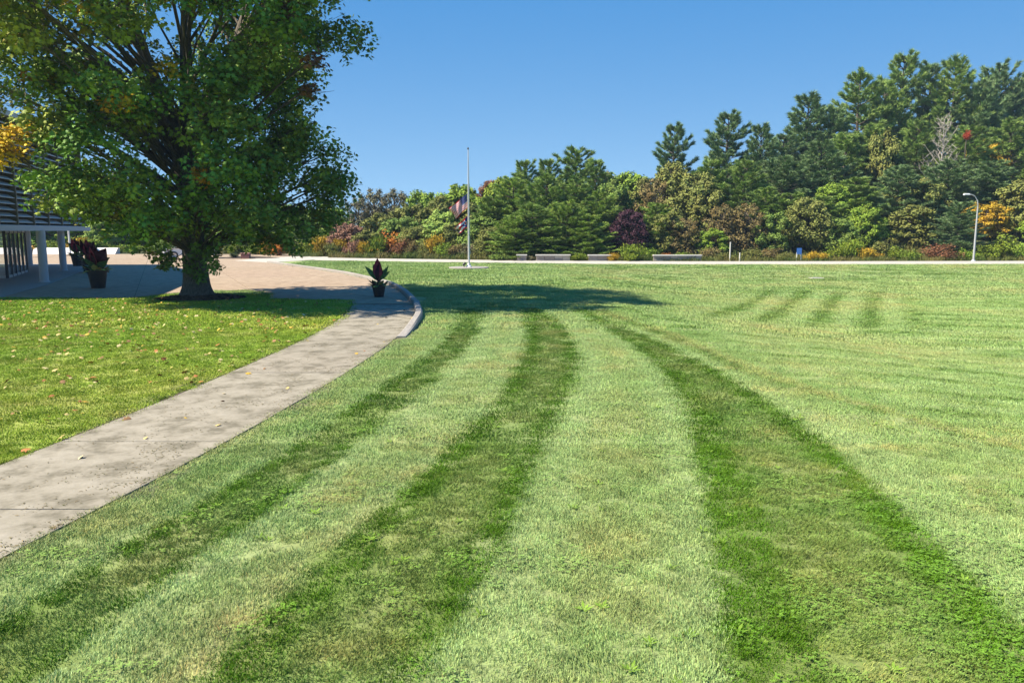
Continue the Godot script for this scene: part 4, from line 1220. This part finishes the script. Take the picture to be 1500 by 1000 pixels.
func build_planters():
	rng.seed = 300
	var pot_mat := paint(Color(0.005, 0.005, 0.007), 0.55)
	var leaf_mat := leafy(Color.WHITE, 0.35, 0.35)
	var maroon := Color(0.07, 0.018, 0.026)
	var red := Color(0.28, 0.035, 0.055)
	var green := Color(0.08, 0.15, 0.05)
	var bronze := Color(0.42, 0.26, 0.07)
	var lime := Color(0.4, 0.38, 0.1)
	# [place, pot radius, pot height, plant height, label, tall leaves as [turn, tilt, length share, width, colour]]
	var list := [
		[P(-5.08, 29.9, 0.012), 0.27, 0.47, 0.98, "black tapered pot with one upright red leaf and green side leaves beside the kerb", [[0.0, 0.04, 1.0, 0.36, red], [0.6, 0.1, 0.86, 0.3, maroon], [1.57, 0.62, 0.86, 0.2, green], [-1.57, 0.75, 0.9, 0.2, green], [1.3, 0.95, 0.7, 0.16, green], [-1.9, 0.4, 0.7, 0.2, green], [2.9, 0.25, 0.8, 0.24, maroon]]],
		[P(-18.2, 34.5, 0.012), 0.42, 0.78, 0.98, "largest black pot with a broad maroon leaf tilting over the shaded drive", [[1.45, 0.62, 1.1, 0.46, maroon], [0.2, 0.08, 1.0, 0.34, maroon], [-1.2, 0.45, 0.95, 0.32, maroon], [-0.4, 0.25, 1.08, 0.3, red], [2.4, 0.4, 0.8, 0.3, maroon], [1.6, 1.05, 0.85, 0.26, green], [-1.5, 0.95, 0.75, 0.24, green], [1.2, 1.15, 0.9, 0.26, green], [-2.4, 0.6, 0.7, 0.24, maroon]]],
		[P(-25.6, 47.6, 0.012), 0.42, 0.78, 1.25, "black pot of maroon leaves half hidden behind the largest pot", [[0.3, 0.1, 1.0, 0.36, red], [-0.9, 0.3, 1.0, 0.34, maroon], [1.4, 0.5, 0.95, 0.34, maroon], [-1.6, 0.7, 0.9, 0.3, green], [1.7, 0.9, 0.85, 0.24, green], [2.8, 0.3, 0.8, 0.3, maroon]]],
		[P(-30.9, 56.0, 0.012), 0.42, 0.8, 1.15, "black pot of dark leaves standing past the second white column", [[0.9, 0.3, 1.0, 0.4, maroon], [-0.6, 0.25, 1.0, 0.36, red], [-1.5, 0.6, 0.9, 0.3, green], [1.6, 0.75, 0.85, 0.3, green], [0.1, 0.1, 1.05, 0.34, maroon], [2.6, 0.35, 0.8, 0.3, maroon]]],
		[P(-46.0, 75.0, 0.012), 0.45, 0.8, 0.9, "purple flowering pot in the sunny drive seen behind the glass entrance", [[0.5, 0.3, 1.0, 0.4, red], [-0.8, 0.4, 0.9, 0.4, red], [1.7, 0.6, 0.8, 0.3, maroon], [2.6, 0.35, 0.8, 0.3, red]]]]
	for p in list:
		var r: float = p[1]
		var h: float = p[2]
		var t := thing("potted_plant", p[4], "planter", p[0], 0.0, "planters along the drive")
		var g := Geo.new()
		g.lathe([[0.0, 0.0], [r * 0.66, 0.0], [r * 0.68, 0.03], [r * 0.94, h - 0.09], [r * 0.94, h - 0.085]], 24)
		part("pot", g.done(pot_mat), t)
		g = Geo.new()
		g.lathe([[r * 0.95, h - 0.085], [r * 1.03, h - 0.08], [r * 1.04, h - 0.01], [r * 1.0, h], [r * 0.92, h - 0.005], [r * 0.9, h - 0.08]], 24)
		part("rim", g.done(pot_mat), t)
		g = Geo.new()
		g.lathe([[r * 0.9, h - 0.06], [0.0, h - 0.03]], 20)
		part("soil", g.done(M.soil), t)
		g = Geo.new()
		for k in 3:
			var a := k * 2.1
			g.tube([Vector3(cos(a) * 0.05, h - 0.05, sin(a) * 0.05), Vector3(cos(a) * 0.07, h + p[3] * 0.5, sin(a) * 0.07)], [0.025, 0.016], 7, maroon)
		part("stem", g.done(leaf_mat), t)
		for l in p[5]:
			var leaf: Geo = blade_leaf(p[3] * l[2] * 0.92, l[3] * (1.25 if r > 0.3 else 1.0), 0.35, 0.12, l[4], l[4] * 1.8)
			var o := part("leaf", leaf.done(leaf_mat), t, Vector3(0, h + p[3] * 0.16 * R(0.6, 1.3), 0))
			# turn 0 leans towards the lawn side, pi/2 to the right
			o.basis = Basis(Vector3.UP, l[0]) * Basis(Vector3.RIGHT, l[1]) * Basis(Vector3.UP, -l[0] + R(-0.5, 0.5))
		# low foliage spilling over the rim
		for k in 30:
			var a := k * 2.4
			var col: Color = [bronze, lime, maroon, bronze, green][k % 5]
			var leaf: Geo = blade_leaf(R(0.36, 0.56) * (r / 0.36), R(0.15, 0.24) * (r / 0.36), 0.3, R(0.3, 0.8), col, col * 1.5)
			var o := part("trailing_leaf", leaf.done(leaf_mat), t, Vector3(cos(a) * r * 0.7, h - 0.03, sin(a) * r * 0.7))
			o.basis = Basis(Vector3.UP, PI / 2 - a) * Basis(Vector3.RIGHT, R(0.25, 1.3))

func wheel_at(t: Node3D, at: Vector3):
	var g := Geo.new()
	var pts := [[0.2, -0.1], [0.31, -0.11], [0.34, -0.08], [0.34, 0.08], [0.31, 0.11], [0.2, 0.1]]
	g.lathe(pts, 24)
	var w := part("wheel", g.done(paint(Color(0.02, 0.02, 0.022), 0.8)), t, at)
	w.rotation.x = PI / 2
	g = Geo.new()
	g.lathe([[0.0, -0.07], [0.2, -0.09], [0.215, -0.1], [0.215, 0.1], [0.2, 0.09], [0.07, 0.06], [0.0, 0.07]], 18)
	for k in 5:
		var a := TAU * k / 5
		g.tube([Vector3(cos(a) * 0.05, 0.085, sin(a) * 0.05), Vector3(cos(a) * 0.2, 0.1, sin(a) * 0.2)], [0.025, 0.03], 5)
	part("rim", g.done(paint(Color(0.55, 0.56, 0.6), 0.3, 0.7)), w)

func build_car():
	var t := thing("parked_car", "white car parked on the drive behind the maple trunk", "car", P(-29.2, 71.5, 0.012), 0.5)
	var body := paint(Color(0.7, 0.72, 0.75), 0.25)
	body.clearcoat_enabled = true
	var glass := paint(Color(0.02, 0.025, 0.03), 0.05)
	# lower body: side outline extruded with tucked-in edges; x is the length
	var outline := [[-2.2, 0.35], [-2.25, 0.62], [-2.12, 0.86], [-1.2, 0.96], [1.7, 0.99], [2.12, 0.92], [2.2, 0.6], [2.15, 0.33]]
	var g := Geo.new()
	extrude(g, outline, [[-0.84, 0.97], [-0.9, 1.0], [0.9, 1.0], [0.84, 0.97]])
	part("body", g.done(body), t)
	g = Geo.new()
	extrude(g, [[-1.25, 0.95], [-0.5, 1.5], [1.25, 1.54], [1.95, 0.97]], [[-0.68, 0.99], [-0.74, 1.0], [0.74, 1.0], [0.68, 0.99]])
	part("cabin", g.done(body), t)
	for s in [-1.0, 1.0]:
		for q in [[[-0.95, 1.02], [-0.45, 1.42], [0.25, 1.45], [0.25, 1.02]], [[0.33, 1.02], [0.33, 1.45], [1.2, 1.46], [1.6, 1.02]]]:
			g = Geo.new()
			var e: Array = q.map(func(p): return Vector3(p[0], p[1], s * 0.752))
			g.quad(e[0], e[1], e[2], e[3])
			part("side_window", g.done(glass), t)
		g = Geo.new()
		g.box(Vector3(-2.26, 0.66, s * 0.68 - 0.16), Vector3(-2.14, 0.8, s * 0.68 + 0.16), Color.WHITE, 0.02)
		part("headlight", g.done(paint(Color(0.75, 0.78, 0.8), 0.1)), t)
		g = Geo.new()
		g.box(Vector3(2.1, 0.7, s * 0.7 - 0.12), Vector3(2.2, 0.88, s * 0.7 + 0.12), Color.WHITE, 0.02)
		part("tail_light", g.done(paint(Color(0.35, 0.02, 0.02), 0.2)), t)
		g = Geo.new()
		g.box(Vector3(-0.95, 0.98, s * 0.98 - 0.1), Vector3(-0.8, 1.12, s * 0.98 + 0.1), Color.WHITE, 0.02)
		part("mirror", g.done(body), t)
		for x in [-1.4, 1.38]: wheel_at(t, Vector3(x, 0.34, s * 0.82))
	g = Geo.new()
	g.quad(Vector3(-1.22, 1.0, -0.62), Vector3(-0.53, 1.49, -0.56), Vector3(-0.53, 1.49, 0.56), Vector3(-1.22, 1.0, 0.62))
	var shield := part("windscreen", g.done(glass), t, Vector3(-0.02, 0.02, 0))
	g = Geo.new()
	g.box(Vector3(-2.29, 0.36, -0.6), Vector3(-2.2, 0.56, 0.6), Color.WHITE, 0.02)
	part("grille", g.done(paint(Color(0.02, 0.02, 0.02), 0.5)), t)

# side outline (x, y) swept over stations [z, scale about mid-height]
func extrude(g: Geo, outline: Array, stations: Array):
	var rows := []
	for s in stations:
		var row := []
		for p in outline: row.append(Vector3(p[0] * s[1], 0.65 + (p[1] - 0.65) * s[1], s[0]))
		rows.append(row)
	var n := outline.size()
	for k in rows.size() - 1:
		for j in n: g.quad(rows[k][j], rows[k + 1][j], rows[k + 1][(j + 1) % n], rows[k][(j + 1) % n])
	for ends in [rows[0], rows[-1]]:
		for j in range(1, n - 1): g.tri(ends[0], ends[j], ends[j + 1])

func build_street_things():
	rng.seed = 400
	var steel := paint(Color(0.36, 0.38, 0.4), 0.5, 0.2)
	# street lamp with an arm bending towards the road
	var t := thing("street_lamp", "curved grey street lamp standing beyond the road before the hillside wood", "street lamp", P(37.6, 64.2, height(37.6, 64.2)))
	var g := Geo.new()
	g.tube([Vector3(0, 0, 0), Vector3(0, 2.5, 0), Vector3(0, 4.4, 0), Vector3(-0.05, 4.9, 0), Vector3(-0.3, 5.25, 0)], [0.085, 0.07, 0.055, 0.045, 0.04], 10)
	part("pole", g.done(steel), t)
	g = Geo.new()
	g.tube([Vector3(-0.3, 5.25, 0), Vector3(-0.55, 5.38, 0), Vector3(-0.8, 5.4, 0)], [0.05, 0.04, 0.04], 8)
	part("arm", g.done(steel), t)
	g = Geo.new()
	g.box(Vector3(-1.2, 5.34, -0.12), Vector3(-0.75, 5.48, 0.12), Color.WHITE, 0.05)
	part("lamp_head", g.done(paint(Color(0.6, 0.62, 0.62), 0.4)), t)
	g = Geo.new()
	g.lathe([[0.0, 0.0], [0.2, 0.0], [0.2, 0.05], [0.12, 0.16], [0.0, 0.16]], 14)
	part("base", g.done(steel), t)
	# lamp post at the far edge of the drive
	t = thing("lamp_post", "white lamp post with flat dark head before the low white wall", "lamp post", P(-47.6, 85.0, 0.0))
	g = Geo.new()
	g.tube([Vector3(0, 0, 0), Vector3(0, 3.0, 0)], [0.1, 0.085], 10)
	part("post", g.done(paint(Color(0.65, 0.66, 0.66), 0.5)), t)
	g = Geo.new()
	g.lathe([[0.0, 2.98], [0.2, 2.98], [0.5, 3.2], [0.48, 3.3], [0.0, 3.45]], 16)
	part("lamp_head", g.done(paint(Color(0.05, 0.06, 0.09), 0.4)), t)
	# blue panel on two white posts
	t = thing("blue_sign", "small blue panel on two white posts at the edge of the wood", "sign", P(23.5, 64.6, height(23.5, 64.6)))
	for x in [-0.17, 0.17]:
		g = Geo.new()
		g.box(Vector3(x - 0.025, 0, -0.03), Vector3(x + 0.025, 0.75, 0.03))
		part("post", g.done(paint(Color(0.7, 0.7, 0.68), 0.6)), t)
	g = Geo.new()
	g.box(Vector3(-0.2, 0.6, 0.032), Vector3(0.2, 1.1, 0.06), Color.WHITE, 0.01)
	part("panel", g.done(paint(Color(0.04, 0.16, 0.5), 0.4)), t)
	# marker posts
	for p in [[17.8, 64.4, 1.6, "taller thin white post at the edge of the wood"], [18.6, 64.4, 0.75, "shorter thin white post at the edge of the wood"]]:
		t = thing("marker_post", p[3], "post", P(p[0], p[1], height(p[0], p[1])), 0.0, "white posts before the wood")
		g = Geo.new()
		g.tube([Vector3.ZERO, Vector3(0, p[2] - 0.05, 0)], [0.05, 0.05], 8)
		part("post", g.done(paint(Color(0.55, 0.54, 0.5), 0.7)), t)
		g = Geo.new()
		g.lathe([[0.058, p[2] - 0.06], [0.058, p[2] - 0.02], [0.0, p[2]]], 8)
		part("cap", g.done(paint(Color(0.5, 0.5, 0.48), 0.7)), t)
	# concrete cover in the far lawn
	t = thing("utility_cover", "flat pale concrete cover lying in the far lawn", "cover", P(19.2, 49.6, height(19.2, 49.6)))
	g = Geo.new()
	g.box(Vector3(-0.4, -0.05, -0.3), Vector3(0.4, 0.05, 0.3), Color.WHITE, 0.02)
	part("frame", g.done(M.road), t)
	g = Geo.new()
	g.lathe([[0.0, 0.054], [0.24, 0.054], [0.24, 0.062], [0.0, 0.066]], 20)
	part("lid", g.done(paint(Color(0.3, 0.3, 0.3), 0.7)), t)
	# red stone and clipped hedge on the planting island
	t = thing("red_stone", "low red-brown stone block on the planting island of the drive", "stone", P(-24.2, 71.6, 0.1))
	g = Geo.new()
	g.box(Vector3(-0.35, -0.1, -0.25), Vector3(0.4, 0.35, 0.25), Color.WHITE, 0.05)
	part("block", g.done(paint(Color(0.28, 0.12, 0.1), 0.8)), t)
	g = Geo.new()
	g.box(Vector3(-0.4, 0.35, -0.28), Vector3(0.45, 0.42, 0.28), Color.WHITE, 0.03)
	part("slab", g.done(paint(Color(0.34, 0.17, 0.14), 0.8)), t)
	var hedge := make_shrub(410, 2400, false)
	t = thing("clipped_hedge", "low clipped dark hedge on the planting island of the drive", "hedge", P(-25.4, 72.0, 0.1))
	t.scale = Vector3(0.5, 0.26, 0.4)
	part("stems", hedge[0], t)
	var c := part("foliage", hedge[1], t)
	c.material_override = leafy(Color(0.04, 0.075, 0.02), 0.4)

func build_grass():
	rng.seed = 500
	# [nearest d, farthest d, tufts per square metre, mesh]
	var zones := [
		[2.6, 9.0, 210.0, [[60, 0.1, 0.04, 0.004], [60, 0.1, 0.034, 0.0045]]],
		[9.0, 20.0, 80.0, [[56, 0.17, 0.042, 0.007], [56, 0.17, 0.038, 0.0075]]],
		[20.0, 36.0, 30.0, [[46, 0.28, 0.06, 0.014], [46, 0.28, 0.055, 0.015]]],
		[36.0, 66.0, 12.0, [[46, 0.46, 0.07, 0.026], [46, 0.46, 0.065, 0.028]]]]
	var lawn := Node3D.new()
	lawn.name = "mown_grass"
	add_child(lawn)
	tag(lawn, "short mown grass of the lawn with curving light and dark stripes painted in", "grass", "", "stuff")
	for z in zones.size():
		var zone = zones[z]
		var places := [[], []]
		var tints := [PackedColorArray(), PackedColorArray()]
		rng.seed = 510 + z
		var d0: float = zone[0]
		while d0 < zone[1]:
			var d1 := minf(d0 + 1.0, zone[1])
			var half := 0.66 * d1 + 2.2
			var n := int(2.0 * half * (d1 - d0) * zone[2])
			for k in n:
				var x := R(-half, half)
				var d := R(d0, d1)
				if on_walk(x, d, 0.0): continue
				if d > 18.0 and d < 27.2 and x > edge(8, d) - 0.1 and x < edge(8, d) + 0.32: continue
				if d > 26 and x < -3.0 and (on_drive(x, d) or on_drive(x - 0.4, d)): continue
				if d > 57.0 and x > -17.5 and d > road_near(x) - 0.1: continue
				if x < -17.0 and d > 29.4: continue
				if d > 26.5 and d < 29.6 and x < -3.0 and x > -5.6: continue
				if Vector2((x + 11.6) / 1.5, (d - 29.25) / 1.28).length() < 1.0: continue
				if Vector2(x + 2.9, d - 53.0).length() < 1.36: continue
				var c := turf(x, d)
				# laid towards (painted dark) or away from (painted pale) the viewer
				var way := PI / 2 if c.a > 0.5 else -PI / 2
				var s := R(0.8, 1.2)
				var t := Transform3D(Basis(Vector3.UP, way + R(-1.2, 1.2)).scaled(Vector3(s, s * R(0.75, 1.2), s)), P(x, d, height(x, d)))
				var f := R(0.85, 1.18)
				var which := rng.randi() % 2
				places[which].append(t)
				tints[which].append(Color(c.r * f * R(0.93, 1.08), c.g * f, c.b * f))
			d0 = d1
		for k in 2:
			var m = zone[3][k]
			scatter("turf", tuft(m[0], m[1], m[2], m[3], 530 + z * 2 + k, 0.75).done(M.grass), places[k], tints[k], lawn)
	# clover and broad weeds in the near turf
	rng.seed = 560
	var g := Geo.new()
	for k in 5:
		var a := k * 1.9
		var c := Vector3(cos(a) * R(0.015, 0.05), R(0.022, 0.036), sin(a) * R(0.015, 0.05))
		for j in 3:
			var b := TAU * j / 3 + R(-0.2, 0.2) + a
			var o := Vector3(cos(b), R(-0.15, 0.2), sin(b)) * 0.0085
			var sd := Vector3(-sin(b), R(-0.3, 0.3), cos(b)) * 0.006
			var f := R(0.8, 1.2)
			g.quad(c, c + o - sd, c + o * 1.9, c + o + sd, Color(f, f, f))
	var clover := g.done(M.grass)
	var at := []
	var cols := PackedColorArray()
	var patch := FastNoiseLite.new()
	patch.seed = 8
	patch.frequency = 0.6
	for k in 26000:
		var d := 2.8 + 13.0 * pow(rng.randf(), 1.6)
		var x := R(-0.68 * d - 1.5, 0.68 * d + 1.5)
		if x < edge(8, d) + 0.05: continue
		var likely := patch.get_noise_2d(x, d) * 1.6 - 0.15 + 0.75 * smoothstep(1.6, 3.0, x) * (1.0 - smoothstep(6.0, 8.5, d))
		if rng.randf() > likely: continue
		var s := R(0.75, 1.3)
		at.append(Transform3D(Basis(Vector3.UP, R(0, TAU)).scaled(Vector3(s, s, s)), P(x, d, height(x, d) - 0.004)))
		var c := turf(x, d)
		var f := R(0.7, 1.25)
		cols.append(Color(0.135 * f, 0.25 * f, 0.035 * f).lerp(Color(c.r, c.g, c.b), 0.4))
	tag(scatter("clover", clover, at, cols, self), "low green clover growing through the near mown grass", "clover")
	g = Geo.new()
	for k in 8:
		var a := k * 2.4
		var o := Vector3(cos(a), R(0.25, 0.6), sin(a)) * R(0.035, 0.065)
		var sd := Vector3(-sin(a), 0, cos(a)) * 0.009
		g.quad(Vector3.ZERO, o * 0.55 - sd, o, o * 0.55 + sd, Color(1, 1, 1) * R(0.85, 1.15))
	at = []
	cols = PackedColorArray()
	for k in 600:
		var d := 3.2 + 9.0 * pow(rng.randf(), 1.3)
		var x := R(-0.4 * d, 0.68 * d + 1.0)
		if x < edge(8, d) + 0.2 or patch.get_noise_2d(x * 1.7 + 40.0, d * 1.7) < 0.22: continue
		at.append(Transform3D(Basis(Vector3.UP, R(0, TAU)).scaled(Vector3.ONE * R(0.7, 1.3)), P(x, d, height(x, d) + 0.005)))
		cols.append(Color(0.16, 0.27, 0.035) * R(0.7, 1.1))
	tag(scatter("lawn_weeds", g.done(M.grass), at, cols, self), "bright green broad leaved weeds in the near turf", "weeds")

func build_litter():
	rng.seed = 600
	# fallen maple leaves on the left lawn, the walkway and the near edge of the drive
	var g := Geo.new()
	leaf_star(g, Vector3(-0.05, 0.012, 0), Vector3(1, 0.12, 0).normalized(), Vector3.UP, 0.12, Color.WHITE)
	var leaf := g.done(leafy(Color.WHITE, 0.3, 0.7))
	var at := []
	var cols := PackedColorArray()
	for k in 2100:
		var d := 6.0 + 23.0 * pow(rng.randf(), 0.75)
		var x := -4.9 - 15.0 * rng.randf()
		var y := 0.035
		if rng.randf() < 0.02:
			x = R(-5.3, -2.8)
			y = 0.016
			if not on_walk(x, d, -0.05): continue
		elif on_walk(x, d, 0.02) or on_drive(x, d): continue
		if x < -0.7 * d - 2.0: continue
		var s := R(0.3, 1.05)
		at.append(Transform3D(Basis.from_euler(Vector3(R(-0.7, 0.7), R(0, TAU), R(-0.5, 0.5))).scaled(Vector3.ONE * s), P(x, d, y)))
		cols.append([Color(0.42, 0.33, 0.14), Color(0.5, 0.42, 0.22), Color(0.3, 0.13, 0.05), Color(0.24, 0.14, 0.07), Color(0.45, 0.3, 0.06)][rng.randi() % 5] * R(0.7, 1.2))
	tag(scatter("fallen_leaves", leaf, at, cols, self), "dry tan and brown maple leaves lying on the left lawn", "leaves")
	# mown clippings blown onto the walkway
	g = Geo.new()
	g.quad(Vector3(-0.02, 0.003, 0), Vector3(0, 0.006, -0.005), Vector3(0.022, 0.003, 0.004), Vector3(0, 0.004, 0.006))
	at = []
	cols = PackedColorArray()
	var patch := FastNoiseLite.new()
	patch.seed = 4
	patch.frequency = 0.9
	for k in 15000:
		var d := R(3.0, 26.0)
		var a := edge(7, d)
		var b := edge(8, d)
		var q := 1.0 - pow(rng.randf(), 1.8)
		if patch.get_noise_2d(q * 3.0, d) * 1.4 + 0.35 * q < rng.randf() * 0.9: continue
		var s := R(0.35, 1.2)
		at.append(Transform3D(Basis(Vector3.UP, R(0, TAU)).scaled(Vector3(s, s, s)), P(lerpf(a + 0.03, b - 0.02, q), d, 0.0165)))
		cols.append(Color(0.07, 0.08, 0.03).lerp(Color(0.2, 0.15, 0.08), rng.randf()))
	tag(scatter("grass_clippings", g.done(leafy(Color.WHITE, 0.2, 0.8)), at, cols, self), "dry grass clippings scattered along the lawn side of the walkway", "clippings")
